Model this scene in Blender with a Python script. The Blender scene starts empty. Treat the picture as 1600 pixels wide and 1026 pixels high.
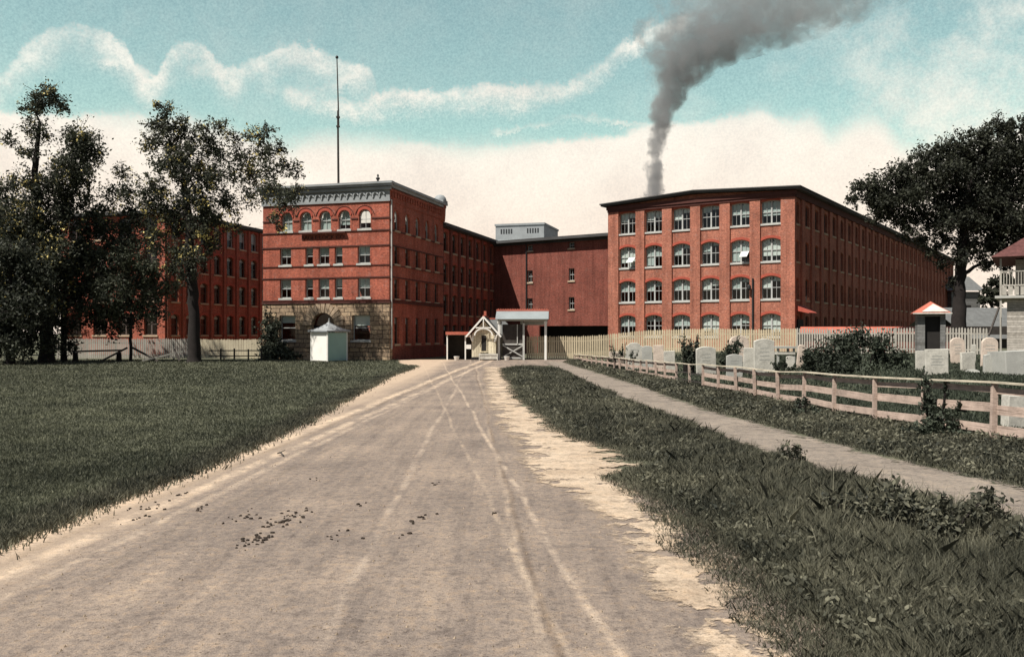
import bpy, math, random
import numpy as np
from mathutils import Vector, Matrix

random.seed(7)
RNG = np.random.default_rng(11)
F, H, CX, HY = 1360.0, 2.2, 800.0, 520.0
SC = bpy.context.scene
COL = SC.collection
rad = math.radians


def P(px, py, Y):
    return Vector(((px - CX) / F * Y, Y, H + (HY - py) / F * Y))


def GX(px, Y):
    return (px - CX) / F * Y


# ------------------------------------------------------------------ materials
def new_mat(name):
    m = bpy.data.materials.new(name)
    m.use_nodes = True
    nt = m.node_tree
    nt.nodes.clear()
    out = nt.nodes.new('ShaderNodeOutputMaterial')
    return m, nt, out


def N(nt, kind, **kw):
    n = nt.nodes.new(kind)
    for k, v in kw.items():
        if k.startswith('i_'):
            key = k[2:]
            key = int(key) if key.isdigit() else key.replace('_', ' ')
            n.inputs[key].default_value = v
        else:
            setattr(n, k, v)
    return n


def math_n(nt, op, a, b=None, c=None, clamp=False):
    n = nt.nodes.new('ShaderNodeMath')
    n.operation = op
    n.use_clamp = clamp
    for i, v in enumerate((a, b, c)):
        if v is None:
            continue
        if isinstance(v, (int, float)):
            n.inputs[i].default_value = v
        else:
            nt.links.new(v, n.inputs[i])
    return n.outputs[0]


def ramp(nt, fac, stops):
    r = nt.nodes.new('ShaderNodeValToRGB')
    els = r.color_ramp.elements
    while len(els) < len(stops):
        els.new(0.5)
    for e, (p, c) in zip(els, stops):
        e.position = p
        e.color = (c[0], c[1], c[2], 1)
    nt.links.new(fac, r.inputs[0])
    return r.outputs[0]


def mixc(nt, fac, a, b, mode='MIX'):
    n = nt.nodes.new('ShaderNodeMix')
    n.data_type = 'RGBA'
    n.blend_type = mode
    for idx, v in ((0, fac), (6, a), (7, b)):
        if isinstance(v, (int, float)):
            n.inputs[idx].default_value = v
        elif isinstance(v, tuple):
            n.inputs[idx].default_value = (v[0], v[1], v[2], 1)
        else:
            nt.links.new(v, n.inputs[idx])
    return n.outputs[2]


def coords(nt, kind='Object'):
    return nt.nodes.new('ShaderNodeTexCoord').outputs[kind]


def noise(nt, vec, scale, detail=4, rough=0.6):
    n = N(nt, 'ShaderNodeTexNoise')
    n.inputs['Scale'].default_value = scale
    n.inputs['Detail'].default_value = detail
    n.inputs['Roughness'].default_value = rough
    nt.links.new(vec, n.inputs['Vector'])
    return n.outputs['Fac']


def finish(nt, out, col, rough=0.9, bump=None, bstr=0.3, bdist=0.02, spec=0.3, metallic=0.0):
    b = N(nt, 'ShaderNodeBsdfPrincipled')
    b.inputs['Roughness'].default_value = rough
    b.inputs['Specular IOR Level'].default_value = spec
    b.inputs['Metallic'].default_value = metallic
    if isinstance(col, tuple):
        b.inputs['Base Color'].default_value = (*col, 1)
    else:
        nt.links.new(col, b.inputs['Base Color'])
    if bump is not None:
        bn = N(nt, 'ShaderNodeBump')
        bn.inputs['Strength'].default_value = bstr
        bn.inputs['Distance'].default_value = bdist
        nt.links.new(bump, bn.inputs['Height'])
        nt.links.new(bn.outputs[0], b.inputs['Normal'])
    nt.links.new(b.outputs[0], out.inputs[0])
    return b


def mat_plain(name, c, rough=0.8, var=0.25, scale=3.0, fine=40.0, spec=0.3, metallic=0.0):
    m, nt, out = new_mat(name)
    o = coords(nt)
    a = noise(nt, o, scale, 5)
    f = noise(nt, o, fine, 3, 0.7)
    s = math_n(nt, 'ADD', math_n(nt, 'MULTIPLY', a, 0.6), math_n(nt, 'MULTIPLY', f, 0.4))
    lo = tuple(x * (1 - var) for x in c)
    hi = tuple(min(1, x * (1 + var)) for x in c)
    col = ramp(nt, s, [(0.3, lo), (0.7, hi)])
    finish(nt, out, col, rough, f, 0.25, 0.01, spec, metallic)
    return m


def mat_brick(name, c1, c2, mortar, stain=(0.5, 0.42, 0.38), msize=0.012, soot=0.5):
    m, nt, out = new_mat(name)
    uv = coords(nt, 'UV')
    br = N(nt, 'ShaderNodeTexBrick')
    br.inputs['Color1'].default_value = (*c1, 1)
    br.inputs['Color2'].default_value = (*c2, 1)
    br.inputs['Mortar'].default_value = (*mortar, 1)
    br.inputs['Scale'].default_value = 1.0
    br.inputs['Mortar Size'].default_value = msize
    br.inputs['Mortar Smooth'].default_value = 0.3
    br.inputs['Bias'].default_value = 0.0
    br.inputs['Brick Width'].default_value = 0.215
    br.inputs['Row Height'].default_value = 0.075
    nt.links.new(uv, br.inputs['Vector'])
    n1 = noise(nt, uv, 0.45, 6, 0.65)
    n2 = noise(nt, uv, 7.0, 5, 0.8)
    n3 = noise(nt, uv, 2.1, 5, 0.7)
    dark = ramp(nt, n1, [(0.35, (1 - soot * 0.5,) * 3), (0.62, (1.06, 1.06, 1.06))])
    col = mixc(nt, 1.0, br.outputs['Color'], dark, 'MULTIPLY')
    spk = ramp(nt, n2, [(0.32, (0.5, 0.47, 0.47)), (0.5, (1, 1, 1)), (0.7, (1.5, 1.45, 1.4))])
    col = mixc(nt, 1.0, col, spk, 'MULTIPLY')
    f3 = ramp(nt, n3, [(0.55, (0, 0, 0)), (0.8, (0.35, 0.35, 0.35))])
    col = mixc(nt, f3, col, stain)
    # rain streaks running down the wall
    mp = N(nt, 'ShaderNodeMapping')
    mp.inputs['Scale'].default_value = (2.2, 0.12, 1)
    nt.links.new(uv, mp.inputs['Vector'])
    st = noise(nt, mp.outputs[0], 1.0, 5, 0.7)
    stc = ramp(nt, st, [(0.36, (0.62, 0.6, 0.6)), (0.55, (1, 1, 1))])
    col = mixc(nt, 0.8, col, stc, 'MULTIPLY')
    finish(nt, out, col, 0.92, br.outputs['Fac'], -0.25, 0.01, 0.2)
    return m


def mat_rubble(name):
    m, nt, out = new_mat(name)
    uv = coords(nt, 'UV')
    br = N(nt, 'ShaderNodeTexBrick')
    br.inputs['Color1'].default_value = (0.44, 0.33, 0.215, 1)
    br.inputs['Color2'].default_value = (0.3, 0.22, 0.15, 1)
    br.inputs['Mortar'].default_value = (0.1, 0.075, 0.055, 1)
    br.inputs['Scale'].default_value = 1
    br.inputs['Mortar Size'].default_value = 0.03
    br.inputs['Mortar Smooth'].default_value = 0.4
    br.inputs['Brick Width'].default_value = 0.85
    br.inputs['Row Height'].default_value = 0.36
    br.offset = 0.37
    br.squash = 0.6
    br.squash_frequency = 3
    wn = N(nt, 'ShaderNodeTexNoise')
    wn.inputs['Scale'].default_value = 1.7
    wn.inputs['Detail'].default_value = 3
    nt.links.new(uv, wn.inputs['Vector'])
    add = N(nt, 'ShaderNodeVectorMath', operation='MULTIPLY_ADD')
    add.inputs[1].default_value = (0.14, 0.14, 0)
    nt.links.new(wn.outputs['Color'], add.inputs[0])
    nt.links.new(uv, add.inputs[2])
    nt.links.new(add.outputs[0], br.inputs['Vector'])
    n1 = noise(nt, uv, 5, 6, 0.75)
    spk = ramp(nt, n1, [(0.3, (0.5, 0.5, 0.5)), (0.5, (1, 1, 1)), (0.72, (1.5, 1.45, 1.35))])
    col = mixc(nt, 1.0, br.outputs['Color'], spk, 'MULTIPLY')
    h = math_n(nt, 'ADD', math_n(nt, 'MULTIPLY', br.outputs['Fac'], -0.6), n1)
    finish(nt, out, col, 0.95, h, 0.8, 0.06, 0.2)
    return m


def mat_foliage(name, lo, hi, accent=None, acc_amt=0.0, trans=0.25):
    m, nt, out = new_mat(name)
    g = N(nt, 'ShaderNodeNewGeometry')
    o = coords(nt)
    n1 = noise(nt, o, 0.7, 5, 0.7)
    nb = noise(nt, o, 3.1, 3, 0.7)
    n0 = noise(nt, o, 0.11, 3, 0.6)
    r = g.outputs['Random Per Island']
    s = math_n(nt, 'ADD', math_n(nt, 'MULTIPLY', r, 0.5), math_n(nt, 'ADD', math_n(nt, 'MULTIPLY', math_n(nt, 'SUBTRACT', n1, 0.5), 1.3), math_n(nt, 'ADD', math_n(nt, 'MULTIPLY', math_n(nt, 'SUBTRACT', n0, 0.5), 1.1), math_n(nt, 'MULTIPLY', nb, 0.45))))
    col = ramp(nt, s, [(0.1, lo), (0.5, tuple((a * 0.6 + b * 0.4) for a, b in zip(lo, hi))), (0.9, hi)])
    if accent:
        n2 = noise(nt, o, 0.6, 3, 0.6)
        k = math_n(nt, 'ADD', math_n(nt, 'MULTIPLY', r, 0.35), math_n(nt, 'MULTIPLY', n2, 1.15))
        f = ramp(nt, k, [(1.0 - acc_amt, (0, 0, 0)), (1.03 - acc_amt, (1, 1, 1))])
        col = mixc(nt, f, col, accent)
    d = N(nt, 'ShaderNodeBsdfPrincipled')
    d.inputs['Roughness'].default_value = 0.65
    d.inputs['Specular IOR Level'].default_value = 0.25
    t = N(nt, 'ShaderNodeBsdfTranslucent')
    nt.links.new(col, d.inputs['Base Color'])
    nt.links.new(col, t.inputs['Color'])
    mx = N(nt, 'ShaderNodeMixShader')
    mx.inputs[0].default_value = trans
    nt.links.new(d.outputs[0], mx.inputs[1])
    nt.links.new(t.outputs[0], mx.inputs[2])
    nt.links.new(mx.outputs[0], out.inputs[0])
    return m


def mat_glass(name):
    m, nt, out = new_mat(name)
    tr = N(nt, 'ShaderNodeBsdfTransparent')
    tr.inputs[0].default_value = (0.82, 0.86, 0.85, 1)
    gl = N(nt, 'ShaderNodeBsdfGlossy')
    gl.inputs['Roughness'].default_value = 0.06
    gl.inputs['Color'].default_value = (0.9, 0.9, 0.9, 1)
    lw = N(nt, 'ShaderNodeLayerWeight')
    lw.inputs[0].default_value = 0.5
    f = math_n(nt, 'ADD', math_n(nt, 'MULTIPLY', math_n(nt, 'POWER', lw.outputs['Facing'], 5.0), 0.9), 0.05, clamp=True)
    o = coords(nt)
    bn = N(nt, 'ShaderNodeBump')
    bn.inputs['Strength'].default_value = 0.08
    bn.inputs['Distance'].default_value = 0.02
    nt.links.new(noise(nt, o, 2.0, 2), bn.inputs['Height'])
    nt.links.new(bn.outputs[0], gl.inputs['Normal'])
    mx = N(nt, 'ShaderNodeMixShader')
    nt.links.new(f, mx.inputs[0])
    nt.links.new(tr.outputs[0], mx.inputs[1])
    nt.links.new(gl.outputs[0], mx.inputs[2])
    nt.links.new(mx.outputs[0], out.inputs[0])
    return m


def mat_boards(name, c, pitch=0.16, axis='Z', dark=0.35, rough=0.85):
    """planks: dark joints at a regular pitch along one axis, weathered grain along the other"""
    m, nt, out = new_mat(name)
    o = coords(nt)
    sep = N(nt, 'ShaderNodeSeparateXYZ')
    nt.links.new(o, sep.inputs[0])
    a = sep.outputs[axis]
    fr = math_n(nt, 'FRACT', math_n(nt, 'DIVIDE', a, pitch))
    joint = ramp(nt, fr, [(0.0, (dark,) * 3), (0.12, (1, 1, 1)), (0.9, (1, 1, 1)), (1.0, (dark,) * 3)])
    cell = math_n(nt, 'FLOOR', math_n(nt, 'DIVIDE', a, pitch))
    wn = N(nt, 'ShaderNodeTexWhiteNoise', noise_dimensions='1D')
    nt.links.new(cell, wn.inputs['W'])
    tone = ramp(nt, wn.outputs['Value'], [(0, (0.75, 0.74, 0.72)), (1, (1.15, 1.15, 1.15))])
    n1 = noise(nt, o, 6, 5, 0.7)
    g = ramp(nt, n1, [(0.3, tuple(x * 0.65 for x in c)), (0.7, tuple(min(1, x * 1.2) for x in c))])
    col = mixc(nt, 1, g, joint, 'MULTIPLY')
    col = mixc(nt, 1, col, tone, 'MULTIPLY')
    finish(nt, out, col, rough, n1, 0.3, 0.01, 0.2)
    return m


def mat_soil(name, stops, scale=0.6, fine=14, bstr=0.5, extra=None):
    m, nt, out = new_mat(name)
    o = coords(nt)
    a = noise(nt, o, scale, 6, 0.62)
    b = noise(nt, o, fine, 5, 0.75)
    c = noise(nt, o, fine * 6, 2, 0.6)
    s = math_n(nt, 'ADD', math_n(nt, 'MULTIPLY', a, 0.5),
               math_n(nt, 'ADD', math_n(nt, 'MULTIPLY', b, 0.35), math_n(nt, 'MULTIPLY', c, 0.15)))
    col = ramp(nt, s, stops)
    if extra:
        col = extra(nt, o, col)
    h = math_n(nt, 'ADD', b, math_n(nt, 'MULTIPLY', c, 0.4))
    finish(nt, out, col, 0.97, h, bstr, 0.03, 0.15)
    return m


M = {}
M['brick'] = mat_brick('red_brick', (0.48, 0.105, 0.06), (0.31, 0.062, 0.038), (0.4, 0.2, 0.14))
M['brick_factory'] = mat_brick('orange_brick', (0.48, 0.145, 0.09), (0.31, 0.085, 0.055), (0.46, 0.27, 0.19), soot=0.5)
M['brick_dark'] = mat_brick('dark_brick', (0.19, 0.032, 0.02), (0.125, 0.022, 0.015), (0.16, 0.07, 0.05), stain=(0.2, 0.13, 0.11))
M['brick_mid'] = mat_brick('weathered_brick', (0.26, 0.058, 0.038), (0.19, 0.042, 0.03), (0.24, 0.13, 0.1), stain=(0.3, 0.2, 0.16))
M['rubble'] = mat_rubble('rock_faced_brownstone')
M['stone'] = mat_plain('brownstone', (0.42, 0.32, 0.22), 0.9, 0.35, 1.5, 20)
M['course'] = mat_plain('brownstone_and_shadow', (0.09, 0.035, 0.028), 0.9, 0.3)  # dark tone also stands for shadow on the letters and eave band
M['hood'] = mat_plain('arch_brick', (0.38, 0.085, 0.055), 0.9, 0.3, 2, 25)
M['cornice'] = mat_plain('grey_painted_metal', (0.3, 0.32, 0.32), 0.6, 0.25, 1.0, 15)
M['roof'] = mat_plain('tarred_roof', (0.07, 0.07, 0.068), 0.8, 0.35, 0.5, 10)
M['roof_grey'] = mat_plain('weathered_tin_roof', (0.26, 0.29, 0.29), 0.6, 0.25, 0.6, 9)
M['frame'] = mat_plain('pale_window_paint', (0.42, 0.43, 0.41), 0.6, 0.2)
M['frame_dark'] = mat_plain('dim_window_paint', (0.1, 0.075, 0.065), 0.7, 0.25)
M['sill'] = mat_plain('granite_sill', (0.5, 0.5, 0.46), 0.85, 0.3, 2, 20)
M['glass'] = mat_glass('window_glass')
M['blind'] = mat_plain('linen_blind', (0.5, 0.56, 0.53), 0.85, 0.15, 1.0, 8)
M['blind_white'] = mat_plain('white_blind', (0.72, 0.75, 0.7), 0.85, 0.12, 1.0, 8)
M['dark'] = mat_plain('near_black', (0.02, 0.018, 0.016), 0.8, 0.3)
M['iron'] = mat_plain('dark_iron', (0.03, 0.03, 0.03), 0.5, 0.3)
M['white'] = mat_plain('white_paint', (0.86, 0.84, 0.77), 0.65, 0.1, 1.2, 14)
M['cream'] = mat_boards('cream_boards', (0.76, 0.68, 0.5), 0.2, 'X', 0.55)
M['teal'] = mat_plain('white_in_shade_teal', (0.36, 0.53, 0.47), 0.6, 0.12, 1.0, 14)  # teal stands for the booth's white paint in shade
M['redroof'] = mat_plain('red_shingle', (0.45, 0.13, 0.085), 0.8, 0.35, 2.0, 18)
M['greyroof'] = mat_plain('grey_shingle', (0.14, 0.145, 0.14), 0.8, 0.3, 2.0, 18)
M['picket'] = mat_plain('buff_picket_paint', (0.56, 0.47, 0.32), 0.8, 0.28, 0.8, 8)
M['picket_grey'] = mat_plain('weathered_grey_pickets', (0.38, 0.36, 0.31), 0.85, 0.35, 0.6, 8)
M['cream_picket'] = mat_plain('cream_picket_paint', (0.7, 0.62, 0.44), 0.8, 0.2, 0.8, 8)
M['rail'] = mat_plain('faded_whitewash', (0.5, 0.38, 0.315), 0.85, 0.5, 1.6, 24)
M['railcap'] = mat_plain('yellowed_cap_rail', (0.6, 0.52, 0.36), 0.85, 0.35, 1.5, 20)
M['oldwood'] = mat_plain('old_dark_wood', (0.06, 0.052, 0.045), 0.9, 0.4, 3, 30)
M['marble'] = mat_plain('weathered_marble', (0.55, 0.53, 0.46), 0.9, 0.42, 2.6, 16)
M['marble_grey'] = mat_plain('grey_granite', (0.42, 0.42, 0.38), 0.85, 0.25, 1.8, 22)
M['marble_pink'] = mat_plain('pinkish_marble', (0.6, 0.5, 0.41), 0.9, 0.4, 2.6, 16)
M['bark'] = mat_plain('dark_bark', (0.022, 0.018, 0.016), 0.95, 0.45, 2.5, 18)
M['clapboard'] = mat_boards('grey_clapboard', (0.44, 0.41, 0.36), 0.17, 'Z', 0.3)
M['greywall'] = mat_boards('grey_board_wall', (0.2, 0.2, 0.19), 0.2, 'Z', 0.6)
M['zinc'] = mat_plain('zinc_tub', (0.5, 0.5, 0.46), 0.6, 0.2)
M['rust'] = mat_plain('red_hood', (0.4, 0.09, 0.06), 0.7, 0.3)
M['leaf_a'] = mat_foliage('elm_leaves', (0.014, 0.018, 0.013), (0.13, 0.14, 0.09), (0.8, 0.66, 0.25), 0.06)
M['leaf_b'] = mat_foliage('dark_leaves', (0.010, 0.013, 0.009), (0.1, 0.11, 0.075), None, 0.0)
M['leaf_c'] = mat_foliage('maple_leaves', (0.035, 0.042, 0.028), (0.16, 0.17, 0.11))
M['leaf_r'] = mat_foliage('broad_dark_leaves', (0.009, 0.011, 0.008), (0.09, 0.097, 0.065), (0.6, 0.5, 0.3), 0.0)
M['bush'] = mat_foliage('bush_leaves', (0.02, 0.026, 0.018), (0.11, 0.13, 0.09))
M['lawn_blade'] = mat_foliage('lawn_grass', (0.042, 0.048, 0.033), (0.23, 0.235, 0.155), None, 0, 0.2)
M['verge_blade'] = mat_foliage('rank_grass', (0.028, 0.032, 0.024), (0.25, 0.24, 0.165), None, 0, 0.2)
M['dirt_clod'] = mat_plain('dark_dirt', (0.04, 0.03, 0.022), 0.95, 0.4, 5, 30)


def grain_rail(name, c):
    m, nt, out = new_mat(name)
    o = coords(nt)
    mp = N(nt, 'ShaderNodeMapping')
    mp.inputs['Scale'].default_value = (5, 0.7, 42)
    nt.links.new(o, mp.inputs['Vector'])
    gr = noise(nt, mp.outputs[0], 1.0, 5, 0.75)
    bl = noise(nt, o, 2.3, 5, 0.7)
    col = ramp(nt, bl, [(0.3, tuple(x * 0.6 for x in c)), (0.5, c), (0.72, tuple(min(1, x * 1.3) for x in c))])
    gc = ramp(nt, gr, [(0.34, (0.3, 0.27, 0.25)), (0.48, (1, 1, 1)), (0.8, (1.12, 1.1, 1.08))])
    col = mixc(nt, 0.85, col, gc, 'MULTIPLY')
    finish(nt, out, col, 0.9, gr, 0.5, 0.01, 0.15)
    return m


M['rail'] = grain_rail('faded_whitewash_boards', (0.5, 0.39, 0.32))
M['railcap'] = grain_rail('yellowed_cap_boards', (0.58, 0.52, 0.4))


# ------------------------------------------------------------------ mesh builder
class MB:
    def __init__(self):
        self.v, self.f, self.m = [], [], []

    def poly(self, pts, mi=0):
        b = len(self.v)
        self.v.extend([tuple(p) for p in pts])
        self.f.append(tuple(range(b, b + len(pts))))
        self.m.append(mi)

    def faces(self, pts, fs, mi=0):
        b = len(self.v)
        self.v.extend([tuple(p) for p in pts])
        for f in fs:
            self.f.append(tuple(b + i for i in f))
            self.m.append(mi)

    def box(self, x0, x1, y0, y1, z0, z1, mi=0):
        p = [(x0, y0, z0), (x1, y0, z0), (x1, y1, z0), (x0, y1, z0), (x0, y0, z1), (x1, y0, z1), (x1, y1, z1), (x0, y1, z1)]
        self.faces(p, [(0, 3, 2, 1), (4, 5, 6, 7), (0, 1, 5, 4), (1, 2, 6, 5), (2, 3, 7, 6), (3, 0, 4, 7)], mi)

    def beam(self, a, b, w, h, mi=0, up=(0, 0, 1)):
        """board from a to b, w across (sideways), h along 'up'"""
        a, b = Vector(a), Vector(b)
        d = (b - a).normalized()
        u = Vector(up)
        s = d.cross(u)
        if s.length < 1e-4:
            s = d.cross(Vector((0, 1, 0)))
        s.normalize()
        u = s.cross(d).normalized()
        pts = []
        for c in (a, b):
            for i, j in ((-1, -1), (1, -1), (1, 1), (-1, 1)):
                pts.append(c + s * (i * w / 2) + u * (j * h / 2))
        self.faces(pts, [(0, 1, 2, 3), (7, 6, 5, 4), (0, 4, 5, 1), (1, 5, 6, 2), (2, 6, 7, 3), (3, 7, 4, 0)], mi)

    def tube(self, pts, rs, n=8, mi=0, cap=True):
        pts = [Vector(p) for p in pts]
        b = len(self.v)
        ref = Vector((0.31, 0.93, 0.2)).normalized()
        for i, p in enumerate(pts):
            d = (pts[min(i + 1, len(pts) - 1)] - pts[max(i - 1, 0)])
            if d.length < 1e-6:
                d = Vector((0, 0, 1))
            d.normalize()
            s = d.cross(ref)
            if s.length < 0.05:
                s = d.cross(Vector((1, 0, 0)))
            s.normalize()
            t = d.cross(s)
            for k in range(n):
                a = 2 * math.pi * k / n
                self.v.append(tuple(p + (s * math.cos(a) + t * math.sin(a)) * rs[i]))
        for i in range(len(pts) - 1):
            for k in range(n):
                k2 = (k + 1) % n
                self.f.append((b + i * n + k, b + i * n + k2, b + (i + 1) * n + k2, b + (i + 1) * n + k))
                self.m.append(mi)
        if cap:
            self.f.append(tuple(b + k for k in range(n)))
            self.m.append(mi)
            e = b + (len(pts) - 1) * n
            self.f.append(tuple(e + k for k in range(n)))
            self.m.append(mi)

    def lathe(self, prof, n=16, mi=0, c=(0, 0)):
        b = len(self.v)
        for r, z in prof:
            for k in range(n):
                a = 2 * math.pi * k / n
                self.v.append((c[0] + r * math.cos(a), c[1] + r * math.sin(a), z))
        for i in range(len(prof) - 1):
            for k in range(n):
                k2 = (k + 1) % n
                self.f.append((b + i * n + k, b + i * n + k2, b + (i + 1) * n + k2, b + (i + 1) * n + k))
                self.m.append(mi)
        self.f.append(tuple(b + k for k in range(n))[::-1])
        self.m.append(mi)
        e = b + (len(prof) - 1) * n
        self.f.append(tuple(e + k for k in range(n)))
        self.m.append(mi)

    def prism(self, outline, y0, y1, mi=0):
        """outline in x,z extruded along y"""
        n = len(outline)
        pts = [(x, y0, z) for x, z in outline] + [(x, y1, z) for x, z in outline]
        fs = [tuple(range(n)), tuple(range(2 * n - 1, n - 1, -1))]
        for i in range(n):
            j = (i + 1) % n
            fs.append((i, i + n, j + n, j))
        self.faces(pts, fs, mi)

    def mesh(self, name, mats, smooth=False):
        me = bpy.data.meshes.new(name)
        me.from_pydata(self.v, [], self.f)
        for mt in mats:
            me.materials.append(mt)
        if len(mats) > 1:
            me.polygons.foreach_set('material_index', self.m)
        if smooth:
            me.polygons.foreach_set('use_smooth', [True] * len(self.f))
        # box-mapped UVs in metres
        uvl = me.uv_layers.new(name='UVMap')
        nl = len(me.loops)
        vi = np.empty(nl, dtype=np.int32)
        me.loops.foreach_get('vertex_index', vi)
        co = np.empty(len(me.vertices) * 3, dtype=np.float32)
        me.vertices.foreach_get('co', co)
        co = co.reshape(-1, 3)
        nn = np.empty(len(me.polygons) * 3, dtype=np.float32)
        me.polygons.foreach_get('normal', nn)
        nn = np.abs(nn.reshape(-1, 3))
        tot = np.empty(len(me.polygons), dtype=np.int32)
        me.polygons.foreach_get('loop_total', tot)
        ax = np.repeat(np.argmax(nn, axis=1), tot)
        c = co[vi]
        uv = np.empty((nl, 2), dtype=np.float32)
        uv[:, 0] = np.where(ax == 0, c[:, 1], c[:, 0])
        uv[:, 1] = np.where(ax == 2, c[:, 1], c[:, 2])
        uvl.data.foreach_set('uv', uv.ravel())
        me.update()
        return me

    def build(self, name, mats, parent=None, smooth=False):
        if not isinstance(mats, (list, tuple)):
            mats = [mats]
        o = bpy.data.objects.new(name, self.mesh(name, mats, smooth))
        COL.objects.link(o)
        if parent is not None:
            o.parent = parent
        return o


def tag(o, label, cat, group=None, kind=None):
    o['label'] = label
    o['category'] = cat
    if group:
        o['group'] = group
    if kind:
        o['kind'] = kind
    return o


def thing(name, label, cat, loc=(0, 0, 0), rz=0, group=None):
    o = bpy.data.objects.new(name, None)
    o.empty_display_size = 0.3
    COL.objects.link(o)
    o.location = loc
    o.rotation_euler = (0, 0, rz)
    return tag(o, label, cat, group)


def copy_child(o, parent, loc=None, rz=None):
    c = o.copy()
    COL.objects.link(c)
    c.parent = parent
    if loc is not None:
        c.location = loc
    if rz is not None:
        c.rotation_euler = (0, 0, rz)
    for ch in o.children:
        copy_child(ch, c)
    return c


def np_mesh(name, verts, nper, mat, parent=None):
    """verts (K, nper, 3): K loose polygons"""
    K = verts.shape[0]
    me = bpy.data.meshes.new(name)
    me.vertices.add(K * nper)
    me.vertices.foreach_set('co', verts.astype(np.float32).ravel())
    me.loops.add(K * nper)
    me.loops.foreach_set('vertex_index', np.arange(K * nper, dtype=np.int32))
    me.polygons.add(K)
    me.polygons.foreach_set('loop_start', np.arange(0, K * nper, nper, dtype=np.int32))
    me.polygons.foreach_set('loop_total', np.full(K, nper, dtype=np.int32))
    me.materials.append(mat)
    me.update(calc_edges=True)
    o = bpy.data.objects.new(name, me)
    COL.objects.link(o)
    if parent is not None:
        o.parent = parent
    return o


# ------------------------------------------------------------------ terrain
FEN = [(5.0, 14.6), (10.0, 11.6), (14.8, 10.15), (17.4, 9.62), (21.1, 8.77), (34.0, 7.5), (50.0, 5.9), (65.0, 4.54), (75.0, 4.2)]


def xf(y):
    return float(np.interp(y, [a for a, b in FEN], [b for a, b in FEN]))


def xf_np(y):
    return np.interp(y, [a for a, b in FEN], [b for a, b in FEN])


def g_np(x, y):
    t = np.clip((x - xf_np(y) - 0.4) / 9.0, 0, 1)
    r = 0.6 * t * t * (3 - 2 * t)
    u = np.clip((150 - y) / 60.0, 0, 1)
    bump = 0.03 * np.sin(x * 0.9 + 1.3 * np.sin(y * 0.5)) * np.clip((x - xf_np(y)) / 3, 0, 1)
    return r * u + bump * u


def g(x, y):
    return float(g_np(np.array(x), np.array(y)))


def smooth_noise(seed, n=64):
    r = np.random.default_rng(seed)
    ph = r.uniform(0, 6.28, n)
    fr = r.uniform(0.2, 6, n)
    am = 1 / (1 + fr)

    def f(t):
        t = np.asarray(t, dtype=float)
        return sum(a * np.sin(w * t + p) for a, w, p in zip(am, fr, ph)) / am.sum() * 2.5
    return f


def ground_sheet():
    xs = np.unique(np.concatenate([np.linspace(-900, -60, 15), np.linspace(-60, -6, 28), np.linspace(-6, 60, 133), np.linspace(60, 900, 15)]))
    ys = np.unique(np.concatenate([np.linspace(-60, 4, 9), np.linspace(4, 90, 130), np.linspace(90, 180, 25), np.linspace(180, 1500, 12)]))
    X, Y = np.meshgrid(xs, ys)
    Z = g_np(X, Y)
    v = np.stack([X, Y, Z], -1).reshape(-1, 3)
    nx, ny = len(xs), len(ys)
    mb = MB()
    mb.v = [tuple(map(float, p)) for p in v]
    for j in range(ny - 1):
        for i in range(nx - 1):
            a = j * nx + i
            mb.f.append((a, a + 1, a + nx + 1, a + nx))
            mb.m.append(0)

    m = mat_soil('turf_soil', [(0.3, (0.05, 0.053, 0.036)), (0.5, (0.105, 0.108, 0.072)), (0.72, (0.18, 0.175, 0.115))], 0.35, 9, 0.8)
    o = mb.build('ground', m, smooth=True)
    o['kind'] = 'structure'


def strip(name, left, right, mat, z=0.006, seed=1, wob=0.12, nu=14, relief=None, step=0.3):
    """a band of ground between two edge polylines (y, x), uneven edges"""
    ys = np.arange(left[0][0], left[-1][0], step)
    f1, f2 = smooth_noise(seed), smooth_noise(seed + 50)
    xl = np.interp(ys, [a for a, b in left], [b for a, b in left]) + wob * f1(ys)
    xr = np.interp(ys, [a for a, b in right], [b for a, b in right]) + wob * f2(ys)
    mb = MB()
    edge = []
    for j, y in enumerate(ys):
        for i in range(nu + 1):
            t = i / nu
            x = xl[j] * (1 - t) + xr[j] * t
            zz = z + (relief(x, y, t) if relief else 0)
            mb.v.append((float(x), float(y), float(g(x, y) + zz)))
            edge.append(float(min(x - xl[j], xr[j] - x, 4.0)))
    for j in range(len(ys) - 1):
        for i in range(nu):
            a = j * (nu + 1) + i
            mb.f.append((a, a + 1, a + nu + 2, a + nu + 1))
            mb.m.append(0)
    o = mb.build(name, mat, smooth=True)
    at = o.data.attributes.new('edge', 'FLOAT', 'POINT')
    at.data.foreach_set('value', edge)
    o['kind'] = 'structure'
    return o


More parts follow.
